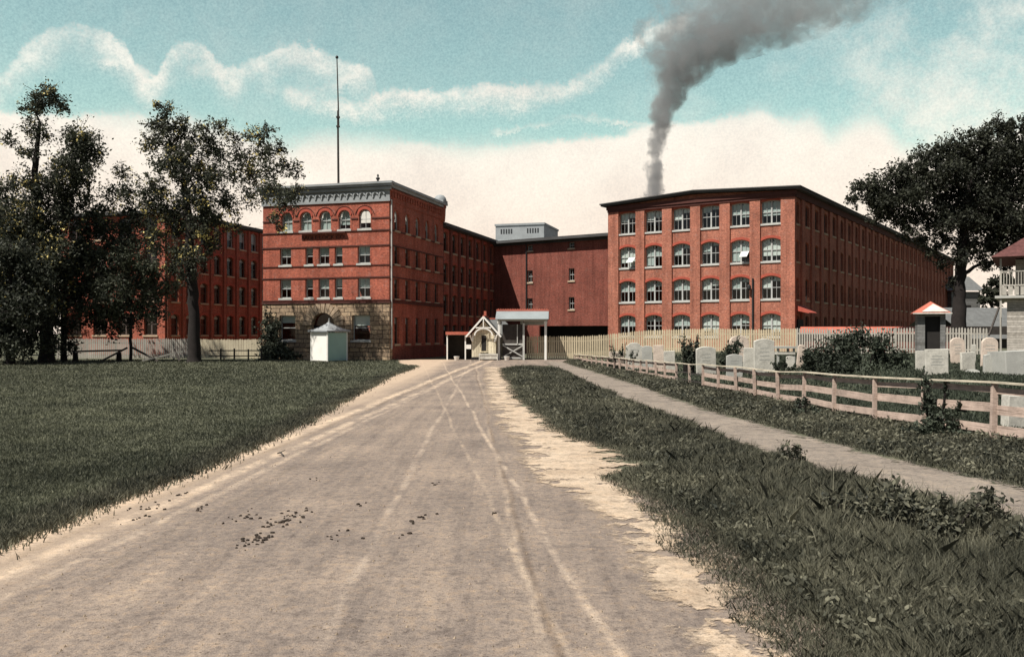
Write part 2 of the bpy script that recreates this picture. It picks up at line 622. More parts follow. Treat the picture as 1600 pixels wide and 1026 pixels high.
def ragged(m, width=0.35, amt=1.0, patch=0.0, pscale=1.2):
    """the layer of dirt thins out unevenly towards its edge"""
    nt = m.node_tree
    out = [n for n in nt.nodes if n.type == 'OUTPUT_MATERIAL'][0]
    bs = out.inputs[0].links[0].from_socket
    if 'path' in m.name or 'sand' in m.name:
        pb = bs.node
        cs = pb.inputs['Base Color'].links[0].from_socket
        o_ = coords(nt)
        sp_ = ramp(nt, noise(nt, o_, 30, 3, 0.8), [(0.3, (0.45, 0.44, 0.43)), (0.46, (1, 1, 1)), (0.6, (1, 1, 1)), (0.74, (1.35, 1.28, 1.15))])
        s2_ = ramp(nt, noise(nt, o_, 4, 6, 0.8), [(0.3, (0.5, 0.5, 0.5)), (0.5, (0.95, 0.95, 0.95)), (0.72, (1.2, 1.14, 1.05))])
        nt.links.new(mixc(nt, 1, mixc(nt, 1, cs, sp_, 'MULTIPLY'), s2_, 'MULTIPLY'), pb.inputs['Base Color'])
    at = N(nt, 'ShaderNodeAttribute')
    at.attribute_name = 'edge'
    o = coords(nt)
    n1 = noise(nt, o, 2.2, 6, 0.75)
    n2 = noise(nt, o, 14, 4, 0.8)
    d = math_n(nt, 'DIVIDE', at.outputs['Fac'], width)
    d = math_n(nt, 'ADD', d, math_n(nt, 'MULTIPLY', math_n(nt, 'SUBTRACT', n1, 0.62), 2.2 * amt))
    d = math_n(nt, 'ADD', d, math_n(nt, 'MULTIPLY', math_n(nt, 'SUBTRACT', n2, 0.5), 1.4 * amt))
    if patch:
        n3 = noise(nt, o, pscale, 5, 0.7)
        d = math_n(nt, 'SUBTRACT', d, math_n(nt, 'MULTIPLY', ramp(nt, n3, [(0.5, (0, 0, 0)), (0.6, (1, 1, 1))]), patch))
    a = ramp(nt, d, [(0.0, (0, 0, 0)), (0.5, (1, 1, 1))])
    tr = N(nt, 'ShaderNodeBsdfTransparent')
    mx = N(nt, 'ShaderNodeMixShader')
    nt.links.new(a, mx.inputs[0])
    nt.links.new(tr.outputs[0], mx.inputs[1])
    nt.links.new(bs, mx.inputs[2])
    nt.links.new(mx.outputs[0], out.inputs[0])
    return m


ground_sheet()

ROAD_L = [(3, -5.6), (9.2, -5.45), (11.1, -5.35), (13.9, -5.15), (20.6, -5.2), (30, -5.7), (42.7, -6.3), (57, -6.4), (62, -8.0), (72, -9.5)]
ROAD_R = [(3, 1.9), (6, 1.7), (9.07, 1.55), (12, 1.2), (13.9, 0.45), (21.4, -0.15), (29.9, -0.7), (54, -1.6), (58, 1.5), (62, 3.2), (72, 4.0)]
SAND_R = [(3, 2.0), (6, 1.85), (9.07, 1.75), (11, 1.7), (13.0, 1.3), (14.4, 2.0), (16, 1.9), (19.9, 0.9), (29.9, 0.1), (54, -0.8), (56, -0.6)]
SAND_L = [(3, 1.5), (6, 1.35), (9.07, 1.2), (11.5, 1.0), (13.0, 0.35), (14.5, 0.25), (17, 0.1), (21.4, -0.35), (29.9, -0.85), (54, -1.7), (56, -1.8)]
PATH_L = [(3, 7.0), (9.07, 6.0), (10.7, 5.3), (13.3, 4.75), (16.6, 4.35), (22.2, 4.1), (29.9, 3.5), (54.4, 2.7), (60, 2.4), (66, 2.2)]
PATH_R = [(3, 10.0), (9, 8.3), (12.2, 7.25), (15, 6.7), (18.7, 6.25), (24.9, 5.6), (37.4, 5.3), (50, 4.7), (60, 4.1), (66, 3.9)]


def road_extra(nt, o, col):
    sep = N(nt, 'ShaderNodeSeparateXYZ')
    nt.links.new(o, sep.inputs[0])
    x, y = sep.outputs[0], sep.outputs[1]
    wav = math_n(nt, 'SUBTRACT', noise(nt, o, 0.09, 3), 0.5)
    xx = math_n(nt, 'ADD', x, math_n(nt, 'MULTIPLY', wav, 0.45))
    # wheel tracks: pale and dark lines worn the way the road runs (x = a + b*y at the sheet)
    for a_, b_, w, c, amt in ((1.07, -0.12, 0.022, (0.5, 0.4, 0.3), 0.5), (0.5, -0.05, 0.03, (0.5, 0.4, 0.3), 0.45), (0.62, -0.055, 0.022, (0.14, 0.1, 0.07), 0.55),
                              (1.3, -0.1, 0.025, (0.66, 0.53, 0.4), 0.5), (-5.5, 0.045, 0.1, (0.74, 0.58, 0.42), 0.75), (-5.25, 0.045, 0.04, (0.2, 0.15, 0.1), 0.5),
                              (-5.0, 0.05, 0.07, (0.72, 0.57, 0.42), 0.6), (-4.5, 0.04, 0.04, (0.66, 0.53, 0.4), 0.4), (-4.2, 0.045, 0.03, (0.2, 0.16, 0.12), 0.35), (-1.2, -0.03, 0.03, (0.64, 0.52, 0.4), 0.35)):
        cx = math_n(nt, 'ADD', math_n(nt, 'MULTIPLY', y, b_), a_)
        d = math_n(nt, 'ABSOLUTE', math_n(nt, 'SUBTRACT', xx, cx))
        f = ramp(nt, math_n(nt, 'DIVIDE', d, w * 2.5), [(0.0, (amt,) * 3), (0.4, (amt * 0.7,) * 3), (1.0, (0, 0, 0))])
        brk = ramp(nt, noise(nt, o, 1.1 + abs(a_) * .1, 4, 0.7), [(0.4, (0.1, 0.1, 0.1)), (0.56, (1, 1, 1))])
        f = mixc(nt, 1, f, brk, 'MULTIPLY')
        col = mixc(nt, f, col, c)
    # worn grain lengthwise
    mp = N(nt, 'ShaderNodeMapping')
    mp.inputs['Scale'].default_value = (3.2, 0.22, 1)
    nt.links.new(o, mp.inputs['Vector'])
    gr = ramp(nt, noise(nt, mp.outputs[0], 1.0, 6, 0.72), [(0.3, (0.72, 0.72, 0.74)), (0.5, (1, 1, 1)), (0.7, (1.2, 1.18, 1.14))])
    col = mixc(nt, 1, col, gr, 'MULTIPLY')
    # speckle of grit
    sp = ramp(nt, noise(nt, o, 38, 3, 0.8), [(0.32, (0.45, 0.43, 0.42)), (0.46, (1, 1, 1)), (0.6, (1, 1, 1)), (0.74, (1.4, 1.3, 1.15))])
    col = mixc(nt, 1, col, sp, 'MULTIPLY')
    sp2 = ramp(nt, noise(nt, o, 7, 5, 0.8), [(0.3, (0.6, 0.59, 0.6)), (0.5, (1, 1, 1)), (0.72, (1.25, 1.15, 1.0))])
    col = mixc(nt, 1, col, sp2, 'MULTIPLY')
    # the left margin is sandier
    fl = ramp(nt, math_n(nt, 'SUBTRACT', math_n(nt, 'ADD', math_n(nt, 'MULTIPLY', x, -0.8), math_n(nt, 'MULTIPLY', wav, 1.2)), 3.2), [(0.0, (0, 0, 0)), (1.0, (0.6, 0.6, 0.6))])
    col = mixc(nt, fl, col, (0.62, 0.47, 0.33))
    # pebbles and crumbs
    vo = N(nt, 'ShaderNodeTexVoronoi')
    vo.inputs['Scale'].default_value = 9
    nt.links.new(o, vo.inputs['Vector'])
    pf = ramp(nt, vo.outputs['Distance'], [(0.1, (0.6, 0.6, 0.6)), (0.2, (0, 0, 0))])
    sel = ramp(nt, noise(nt, o, 3.5, 2), [(0.58, (0, 0, 0)), (0.62, (1, 1, 1))])
    col = mixc(nt, mixc(nt, 1, pf, sel, 'MULTIPLY'), col, (0.12, 0.09, 0.06))
    return col


road_m = mat_soil('packed_dirt', [(0.3, (0.14, 0.115, 0.1)), (0.45, (0.225, 0.185, 0.155)), (0.56, (0.29, 0.235, 0.19)), (0.7, (0.41, 0.32, 0.24))], 0.5, 11, 0.7, road_extra)
sand_m = mat_soil('pale_sand', [(0.3, (0.3, 0.22, 0.15)), (0.5, (0.52, 0.41, 0.3)), (0.7, (0.68, 0.56, 0.43))], 0.9, 12, 0.6)
path_m = mat_soil('path_dirt', [(0.3, (0.16, 0.135, 0.115)), (0.5, (0.27, 0.23, 0.19)), (0.7, (0.38, 0.32, 0.26))], 0.6, 12, 0.6)


def rd_relief(x, y, t):
    e = min(t, 1 - t) * 2
    return 0.0


strip('road', [(a, b - 0.15) for a, b in ROAD_L], [(a, b + 0.95) for a, b in ROAD_R], ragged(road_m, 0.4), 0.014, 3, 0.16, 26, rd_relief)
strip('sand', [(a, b - 0.25) for a, b in SAND_L], [(a, b + 0.3) for a, b in SAND_R], ragged(sand_m, 0.5, 0.8, 1.3, 1.3), 0.022, 9, 0.2, 8, None)
strip('path', [(a, b - 0.15) for a, b in PATH_L], [(a, b + 0.2) for a, b in PATH_R], ragged(path_m, 0.5, 1.2, 0.5, 1.6), 0.012, 21, 0.16, 10, lambda x, y, t: 0.01 * math.sin(math.pi * t))


# ------------------------------------------------------------------ walls and windows
class Op:
    def __init__(self, uc, v0, w, h, rise=0.0, semi=False):
        self.uc, self.v0, self.w, self.h, self.rise, self.semi = uc, v0, w, h, rise, semi

    def top(self, u):
        t = (u - self.uc) / (self.w / 2)
        t = max(-1, min(1, t))
        v1 = self.v0 + self.h
        if self.semi:
            return v1 - self.w / 2 + math.sqrt(max(0, 1 - t * t)) * self.w / 2
        return v1 - self.rise * t * t


def wall(mb, O, U, W, z0, top, ops, inn, depth, mi=0, clipv=None):
    """a wall face with real openings and reveals"""
    O, U, inn = Vector(O), Vector(U), Vector(inn)
    Zv = Vector((0, 0, 1))
    topf = top if callable(top) else (lambda u: top)
    bps = {0.0, W}
    for o in ops:
        n = 1 if (o.rise == 0 and not o.semi) else (12 if o.semi else 6)
        for k in range(n + 1):
            bps.add(round(o.uc - o.w / 2 + o.w * k / n, 5))
    for k in range(1, 5):
        bps.add(W * k / 5 if callable(top) else 0.0)
    bps = sorted(b for b in bps if -1e-6 <= b <= W + 1e-6)

    def pt(u, v, d=0.0):
        return O + U * u + Zv * v + inn * d
    for a, b in zip(bps[:-1], bps[1:]):
        if b - a < 1e-5:
            continue
        mid = (a + b) / 2
        cov = sorted([o for o in ops if o.uc - o.w / 2 < mid < o.uc + o.w / 2], key=lambda o: o.v0)
        va = vb = z0
        for o in cov:
            if o.v0 > va + 1e-4:
                mb.poly([pt(a, va), pt(b, vb), pt(b, o.v0), pt(a, o.v0)], mi)
            ta, tb = o.top(a), o.top(b)
            mb.poly([pt(a, ta), pt(b, tb), pt(b, tb, depth), pt(a, ta, depth)], mi)
            mb.poly([pt(a, o.v0), pt(b, o.v0), pt(b, o.v0, depth), pt(a, o.v0, depth)], mi)
            va, vb = ta, tb
        mb.poly([pt(a, va), pt(b, vb), pt(b, topf(b)), pt(a, topf(a))], mi)
    for o in ops:
        for s in (-1, 1):
            u = o.uc + s * o.w / 2
            mb.poly([pt(u, o.v0), pt(u, o.v0, depth), pt(u, o.top(u), depth), pt(u, o.top(u))], mi)


def arch_pts(w, h, rise, semi, n=8, inset=0.0):
    o = Op(0, 0, w, h, rise, semi)
    n = n if (rise or semi) else 1
    out = []
    for k in range(n + 1):
        u = -w / 2 + w * k / n
        out.append((u * (1 - 2 * inset / w), o.top(u) - inset))
    return out


WCACHE = {}


def win_proto(w, h, rise=0.0, semi=False, pairs=1, blind=0.5, dep=0.22, fm='frame', bm='blind', sill='sill', hood=None, muntin=True, sub=True, lower=0):
    key = (w, h, rise, semi, pairs, blind, dep, fm, bm, sill, hood, muntin, sub, lower)
    if key in WCACHE:
        return WCACHE[key]
    fw = 0.07
    mb = MB()
    outer = arch_pts(w, h, rise, semi, 12 if semi else 8)
    inner = arch_pts(w, h, rise, semi, 12 if semi else 8, fw)
    for y0, y1 in ((0.0, 0.09),):
        for i in range(len(outer) - 1):
            a, b, c, d = outer[i], outer[i + 1], inner[i + 1], inner[i]
            mb.faces([(a[0], y0, a[1]), (b[0], y0, b[1]), (c[0], y0, c[1]), (d[0], y0, d[1]),
                      (c[0], y1, c[1]), (d[0], y1, d[1])], [(0, 1, 2, 3), (3, 2, 4, 5)])
    vs = outer[0][1]
    mb.box(-w / 2, -w / 2 + fw, 0, 0.09, 0.0, inner[0][1])
    mb.box(w / 2 - fw, w / 2, 0, 0.09, 0.0, inner[-1][1])
    mb.box(-w / 2 + fw, w / 2 - fw, 0.0, 0.09, 0, fw)
    bounds = [-w / 2 + fw, w / 2 - fw]
    if pairs == 2:
        mb.box(-0.07, 0.07, -0.01, 0.09, fw, h - fw * 0.9 if not semi else h - fw)
        cells = [(-w / 2 + fw, -0.07), (0.07, w / 2 - fw)]
    else:
        cells = [(bounds[0], bounds[1])]
    mr = h * 0.5
    for c0, c1 in cells:
        mb.box(c0, c1, 0.01, 0.07, mr - 0.03, mr + 0.03)
        if muntin:
            cm = (c0 + c1) / 2
            mb.box(cm - 0.014, cm + 0.014, 0.02, 0.06, mr + 0.03, h - fw - (rise * 0.2 if not semi else 0.03))
            mb.box(cm - 0.014, cm + 0.014, 0.02, 0.06, fw, mr - 0.03)
    me = {}
    me['frame'] = mb.mesh('window', [M[fm]])
    g1 = MB()
    pi = arch_pts(w, h, rise, semi, 8, 0.03)
    g1.poly([(x, 0.045, z) for x, z in pi] + [(pi[-1][0], 0.045, 0.03), (pi[0][0], 0.045, 0.03)])
    me['pane'] = g1.mesh('pane', [M['glass']])
    if blind > 0:
        b1 = MB()
        for ci, (c0, c1) in enumerate(cells):
            bb = blind * (1.0 if ci == 0 else 1.0 - lower)
            zb = h * (1 - bb)
            zt = h - fw * 0.5 - (rise if rise else 0)
            if semi:
                zt = h - w / 2
            if zb < zt:
                b1.box(c0 + 0.02, c1 - 0.02, 0.10, 0.11, zb, zt)
            if rise or semi:
                ap = [(x, z) for x, z in arch_pts(w, h, rise, semi, 8, fw) if c0 - 0.01 <= x <= c1 + 0.01 and z > zt]
                if len(ap) > 1 and zb < zt + 0.01:
                    b1.poly([(x, 0.105, z) for x, z in ap] + [(ap[-1][0], 0.105, zt), (ap[0][0], 0.105, zt)])
        me['blind'] = b1.mesh('blind', [M[bm]])
    if sill:
        s = MB()
        s.box(-w / 2 - 0.1, w / 2 + 0.1, -dep - 0.09, -dep + 0.0, -0.16, -0.002)
        s.box(-w / 2 + 0.002, w / 2 - 0.002, -dep, 0.05, -0.05, 0.004)
        me['sill'] = s.mesh('sill', [M[sill]])
    if hood:
        hb = MB()
        oa = [(x * 1.06, z + 0.02) for x, z in outer]
        ob = [(x * (1.06 + 0.2 / w), z + 0.24) for x, z in outer]
        y0 = -dep - 0.05
        for i in range(len(oa) - 1):
            a, b, c, d = oa[i], oa[i + 1], ob[i + 1], ob[i]
            p = [(a[0], y0, a[1]), (b[0], y0, b[1]), (c[0], y0, c[1]), (d[0], y0, d[1]),
                 (a[0], -dep + .01, a[1]), (b[0], -dep + .01, b[1]), (c[0], -dep + .01, c[1]), (d[0], -dep + .01, d[1])]
            hb.faces(p, [(0, 1, 2, 3), (3, 2, 6, 7), (0, 4, 5, 1), (0, 3, 7, 4), (1, 5, 6, 2)])
        me['lintel'] = hb.mesh('lintel', [M[hood]])
    WCACHE[key] = me
    return me


def add_window(root, wallspec, op, proto, dep):
    """wallspec: (O, U, inn, rz)"""
    O, U, inn, rz = wallspec
    loc = Vector(O) + Vector(U) * op.uc + Vector((0, 0, op.v0)) + Vector(inn) * dep
    f = bpy.data.objects.new('window', proto['frame'])
    COL.objects.link(f)
    f.parent = root
    f.location = loc
    f.rotation_euler = (0, 0, rz)
    for k in ('pane', 'blind', 'sill', 'lintel'):
        if k in proto:
            c = bpy.data.objects.new(k, proto[k])
            COL.objects.link(c)
            c.parent = f
    return f


ANG_A = -math.atan2(0.2757, 0.9613)      # office, wing and left mill
ANG_B = -math.atan2(0.5657, 0.8246)      # large mill on the right and the block between
XP, YP = (1, 0, 0), (0, 1, 0)

# ---- office building -------------------------------------------------------
off = thing('office_building', 'four storey red brick office block with brownstone ground floor and grey arcaded cornice', 'building', (-20.93, 73.17, 0), ANG_A)
OW, OD, OZ = 11.5, 12.3, 12.8
front_ops, fr_spec = [], []
for uc in (2.25, 4.02, 5.79, 7.53, 9.35):
    front_ops.append(Op(uc, 10.66, 1.05, 1.55, 0, True))
    fr_spec.append(dict(semi=True, blind=(0.98 if uc < 7 else (0.75 if uc < 8 else 0.0)), bm='blind', sill='sill', hood='hood', muntin=True))
for row, (v0, hh) in enumerate(((7.85, 1.4), (5.1, 1.55))):
    for uc, w in ((2.12, 1.05), (4.32, 0.7), (5.67, 0.98), (7.0, 0.7), (9.27, 1.1)):
        front_ops.append(Op(uc, v0, w, hh))
        fr_spec.append(dict(blind=random.choice([0.45, 0.55, 0.5, 0.98 if row == 0 and uc < 3 else 0.4]), bm=random.choice(['blind', 'blind_white']), sill='sill', muntin=(w > 0.8)))
stone_ops = [Op(2.35, 1.6, 1.5, 2.05), Op(9.05, 1.6, 1.6, 2.05), Op(5.67, 0.0, 2.1, 3.85, 0, True)]
mb = MB()
wall(mb, (0, 0, 0), XP, OW, 4.7, OZ, front_ops, YP, 0.25)
side_ops = []
for row, (v0, hh, semi) in enumerate(((10.6, 1.65, True), (7.85, 1.5, False), (5.0, 1.65, False), (1.3, 2.2, False))):
    for k in range(5):
        side_ops.append(Op(1.52 + 2.27 * k, v0, 0.95, hh, 0, semi))
wall(mb, (OW, 0, 0), YP, OD, 1.0, OZ, side_ops, (-1, 0, 0), 0.25)
mb.poly([(0, 0, -0.5), (0, OD, -0.5), (0, OD, OZ), (0, 0, OZ)])
mb.poly([(0, OD, -0.5), (OW, OD, -0.5), (OW, OD, OZ), (0, OD, OZ)])
mb.build('wall', M['brick'], off)
mb = MB()
wall(mb, (0, -0.08, 0), XP, OW + 0.05, 1.05, 4.62, stone_ops[:2] + [Op(5.67, 1.05, 2.1, 2.8, 0, True)], YP, 0.35)
mb.poly([(0, -0.08, 1.05), (0, 0.3, 1.05), (0, 0.3, 4.62), (0, -0.08, 4.62)])
mb.poly([(OW + .05, -0.08, 1.05), (OW + .05, 0.6, 1.05), (OW + .05, 0.6, 4.62), (OW + .05, -0.08, 4.62)])
mb.poly([(0, -0.08, 4.62), (OW + .05, -0.08, 4.62), (OW + .05, 0.0, 4.62), (0, 0.0, 4.62)])
mb.build('stone_wall', M['rubble'], off)
mb = MB()
for x0, x1 in ((-0.12, 4.55), (6.79, OW + 0.14)):
    mb.box(x0, x1, -0.22, 0.3, -0.5, 0.98)
    mb.box(x0, x1, -0.27, 0.3, 0.98, 1.1)
mb.build('plinth', M['rubble'], off)
mb = MB()
mb.box(OW - 0.1, OW + 0.12, 0.31, OD, -0.5, 0.95)
mb.box(OW - 0.1, OW + 0.17, 0.31, OD, 0.95, 1.08)
mb.build('side_plinth', M['brick_mid'], off)
# rock-faced voussoirs round the door
mb = MB()
nv = 13
for k in range(nv):
    a0 = math.pi * k / nv + 0.02
    a1 = math.pi * (k + 1) / nv - 0.02
    r0, r1 = 1.06, 1.85 + 0.12 * (k % 2)
    yy = -0.17 - 0.05 * random.random()
    cx, cz = 5.67, 2.8
    pts = []
    for y in (yy, -0.075):
        for a, r in ((a0, r0), (a1, r0), (a1, r1), (a0, r1)):
            z = min(cz + r * math.sin(a), 4.58)
            pts.append((cx - r * math.cos(a), y, z))
    mb.faces(pts, [(0, 1, 2, 3), (0, 4, 5, 1), (1, 5, 6, 2), (2, 6, 7, 3), (3, 7, 4, 0)])
mb.build('door_arch', M['stone'], off)
mb = MB()
mb.box(4.6, 6.74, 0.27, 0.33, 0, 2.72)
mb.box(4.6, 6.74, 0.2, 0.27, 2.62, 2.78)
dr = mb.build('door', M['dark'], off)
mb = MB()
ap = arch_pts(2.1, 1.05, 0, True, 16)
mb.poly([(5.67 + x, 0.26, 2.8 + z) for x, z in ap])
mb.build('fanlight', M['glass'], dr)
mb = MB()
mb.box(4.3, 7.05, -0.9, -0.1, -0.3, 0.18)
mb.box(4.45, 6.9, -0.6, -0.1, 0.18, 0.36)
mb.build('doorstep', M['stone'], off)
# belt and string courses
mb = MB()
for z, t, pr in ((4.68, 0.12, 0.16), (4.86, 0.08, 0.1), (6.72, 0.09, 0.06), (7.7, 0.07, 0.06), (9.28, 0.1, 0.06), (10.5, 0.09, 0.07)):
    mb.box(-0.05, OW + pr, -pr, -0.002, z - t / 2, z + t / 2)
    mb.box(OW + 0.002, OW + pr, 0.0, OD - 0.05, z - t / 2, z + t / 2)
x = 0.0
edges = [0.0]
for uc in (2.25, 4.02, 5.79, 7.53, 9.35):
    edges += [uc - 0.62, uc + 0.62]
edges.append(OW + 0.06)
for a, b in zip(edges[::2], edges[1::2]):
    mb.box(a, b, -0.06, -0.002, 11.44, 11.54)
mb.box(3.6, 7.7, -0.3, -0.071, 10.36, 10.47)
mb.build('string_course', M['course'], off)
# second arched label over the top windows
mb = MB()
for uc in (2.25, 4.02, 5.79, 7.53, 9.35):
    pts = []
    for k in range(13):
        a = math.pi * (0.06 + 0.88 * k / 12)
        pts.append((uc - 0.84 * math.cos(a), -0.02, 11.68 + 0.84 * math.sin(a)))
    mb.tube(pts, [0.035] * 13, 5)
mb.build('arch_moulding', M['course'], off)
# cornice: painted frieze with arcaded corbels
mb = MB()
mb.box(-0.1, OW + 0.1, -0.1, 0.02, 12.8, 13.05)
mb.box(-0.06, OW + 0.06, -0.06, 0.02, 13.05, 14.0)
mb.box(-0.2, OW + 0.2, -0.26, 0.02, 13.72, 13.95)
mb.box(-0.35, OW + 0.35, -0.42, 0.02, 14.0, 14.18)
mb.box(-0.45, OW + 0.45, -0.52, 0.02, 14.18, 14.35)
nz = 19
for k in range(nz):
    uc = 0.3 + (OW - 0.6) * (k + 0.5) / nz
    w = (OW - 0.6) / nz
    # a small round arch standing proud of the frieze
    r0, r1 = w * 0.27, w * 0.48
    pr = []
    for j in range(9):
        a = math.pi * j / 8
        pr.append((uc - math.cos(a) * r0, 13.35 + math.sin(a) * r0, uc - math.cos(a) * r1, 13.35 + math.sin(a) * r1))
    for j in range(8):
        a, b = pr[j], pr[j + 1]
        q = [(a[0], -0.17, a[1]), (b[0], -0.17, b[1]), (b[2], -0.17, b[3]), (a[2], -0.17, a[3]),
             (a[0], -0.06, a[1]), (b[0], -0.06, b[1]), (b[2], -0.06, b[3]), (a[2], -0.06, a[3])]
        mb.faces(q, [(0, 1, 2, 3), (0, 4, 5, 1), (3, 2, 6, 7)])
    mb.box(uc - w * 0.5 + 0.003, uc - w * 0.3, -0.17, -0.06, 13.12, 13.36)
mb.build('cornice', M['cornice'], off)
mb = MB()
mb.box(OW - 0.02, OW + 0.06, 0.02, OD, 12.8, 13.9)
for k in range(22):
    s = 0.3 + k * 0.55
    mb.box(OW + 0.06, OW + 0.15, s, s + 0.3, 13.2, 13.62)
mb.box(OW + 0.06, OW + 0.2, 0.02, OD, 13.62, 13.8)
mb.build('side_frieze', M['brick'], off)
mb = MB()
mb.box(OW - 0.02, OW + 0.45, 0.021, OD + 0.1, 14.12, 14.33)
mb.box(OW - 0.02, OW + 0.3, 0.021, OD + 0.1, 13.9, 14.12)
mb.box(OW - 0.02, OW + 0.42, OD - 1.05, OD + 0.12, 14.33, 14.55)
mb.build('side_cornice', M['cornice'], off)
mb = MB()
pr = [(0.0, 0)]
mb.lathe([(0.45, 12.6), (0.5, 13.2), (0.55, 14.35)], 14, 0, (OW - 0.15, OD - 0.35))
pier = mb.build('corner_pier', M['brick'], off, True)
mb = MB()
mb.lathe([(0.6, 14.36), (0.6, 14.6), (0.52, 14.85), (0.33, 15.05), (0.05, 15.12)], 14, 0, (OW - 0.15, OD - 0.35))
mb.build('dome', M['cornice'], pier, True)
mb = MB()
mb.box(0.05, OW - 0.05, 0.1, OD - 0.1, 13.9, 14.1)
mb.build('roof', M['roof'], off)
mb = MB()
mb.lathe([(0.09, 14.1), (0.08, 14.75), (0.16, 14.78), (0.17, 14.9), (0.05, 14.95), (0.1, 15.1), (0.04, 15.2)], 10, 0, (10.05, 1.0))
mb.build('roof_vent', M['iron'], off, True)
for op, sp in zip(front_ops, fr_spec):
    add_window(off, ((0, 0, 0), XP, YP, 0), op, win_proto(op.w, op.h, semi=op.semi, dep=0.2, **{k: v for k, v in sp.items() if k != 'semi'}), 0.2)
for op, bl in zip(stone_ops[:2], (0.3, 0.42)):
    add_window(off, ((0, -0.08, 0), XP, YP, 0), op, win_proto(op.w, op.h, dep=0.3, blind=bl, bm='blind_white', sill='sill', muntin=False), 0.3)
for op in side_ops:
    add_window(off, ((OW, 0, 0), YP, (-1, 0, 0), rad(90)), op,
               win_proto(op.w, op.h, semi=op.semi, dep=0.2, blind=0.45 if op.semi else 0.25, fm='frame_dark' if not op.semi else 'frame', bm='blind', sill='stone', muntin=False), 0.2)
# raised letters under the top windows
cu = bpy.data.curves.new('sign_lettering', 'FONT')
cu.body = 'EAGLE LOCK CO.'
cu.size = 0.5
cu.extrude = 0.03
cu.align_x = 'CENTER'
cu.align_y = 'CENTER'
tmp = bpy.data.objects.new('tmp_text', cu)
COL.objects.link(tmp)
bpy.context.view_layer.update()
tme = bpy.data.meshes.new_from_object(tmp.evaluated_get(bpy.context.evaluated_depsgraph_get()))
bpy.data.objects.remove(tmp)
xs_ = [v.co.x for v in tme.vertices]
sx = 4.0 / (max(xs_) - min(xs_))
for v in tme.vertices:
    v.co = Vector((v.co.x * sx, v.co.z * -1.0, v.co.y * 0.9))
tme.materials.clear()
tme.materials.append(M['course'])  # dark tone carries the shadow of the raised letters
lt = bpy.data.objects.new('sign_lettering', tme)
COL.objects.link(lt)
lt.parent = off
lt.location = (5.65, -0.03, 10.03)
# downpipe at the corner
mb = MB()
mb.tube([(OW + 0.16, 0.12, 0.9), (OW + 0.16, 0.12, 12.9)], [0.06, 0.06], 8)
mb.build('downpipe', M['sill'], off)

# flagpole
pb = (GX(529, 76), 76, 14.1)
mb = MB()
tip = P(526.5, 92, 76)
mid = P(528, 182, 76)
mb.tube([pb, mid - Vector((0, 0, .6)), mid + Vector((0, 0, 0.5))], [0.10, 0.085, 0.075], 10)
mb.tube([mid + Vector((0.06, 0, -0.9)), mid + Vector((0.03, 0, 1)), tip], [0.075, 0.06, 0.045], 10)
mb.box(mid.x - .13, mid.x + .16, 75.87, 76.13, mid.z - .15, mid.z)
mb.box(mid.x - .13, mid.x + .16, 75.87, 76.13, mid.z - .95, mid.z - .82)
fp = mb.build('flagpole', M['oldwood'], smooth=False)
tag(fp, 'tall bare flagpole rising from the roof of the brick office', 'flagpole')
mb = MB()
mb.lathe([(0.03, tip.z - 0.02), (0.12, tip.z + 0.05), (0.14, tip.z + 0.15), (0.06, tip.z + 0.26)], 10, 0, (tip.x, tip.y))
mb.build('finial', M['iron'], fp, True)


def mill_side_windows(root, ops, spec, proto, dep, most):
    for op in ops[:most]:
        add_window(root, spec, op, proto(op), dep)


# ---- wing behind the office --------------------------------------------------
wing = thing('office_wing', 'long shaded red brick wing with pilasters running back from the office block', 'building', (-20.93, 73.17, 0), ANG_A)
WX, WY0, WY1, WZ = OW - 0.3, OD + 0.06, 34.0, 12.2
ops = []
for k in range(8):
    for v0 in (10.0, 7.0, 4.0, 1.1):
        ops.append(Op(1.5 + 2.45 * k, v0, 1.2, 1.9, 0.15))
mb = MB()
wall(mb, (WX, WY0, 0), YP, WY1 - WY0, -0.5, WZ, ops, (-1, 0, 0), 0.25)
mb.poly([(0.2, WY0, -0.5), (0.2, WY1, -0.5), (0.2, WY1, WZ), (0.2, WY0, WZ)])
mb.poly([(0.2, WY1, -0.5), (WX, WY1, -0.5), (WX, WY1, WZ), (0.2, WY1, WZ)])
mb.build('wall', M['brick'], wing)
mb = MB()
for k in range(9):
    s = WY0 + 0.02 + 2.45 * k
    mb.box(WX + .002, WX + 0.16, s + (0 if k else 0.02), s + 0.5, -0.5, WZ - 0.004)
mb.build('pilasters', M['brick_mid'], wing)
mb = MB()
mb.box(0.0, WX + 0.55, WY0, WY1 + 0.3, WZ + 0.1, WZ + 0.4)
mb.box(0.1, WX + 0.3, WY0, WY1 + 0.1, WZ, WZ + 0.1)
mb.build('roof', M['roof'], wing)
for op in ops:
    add_window(wing, ((WX, WY0, 0), YP, (-1, 0, 0), rad(90)), op,
               win_proto(1.2, 1.9, 0.15, pairs=1, dep=0.2, blind=0.3, fm='frame_dark', bm='blind', sill='stone', hood='hood', muntin=False), 0.2)

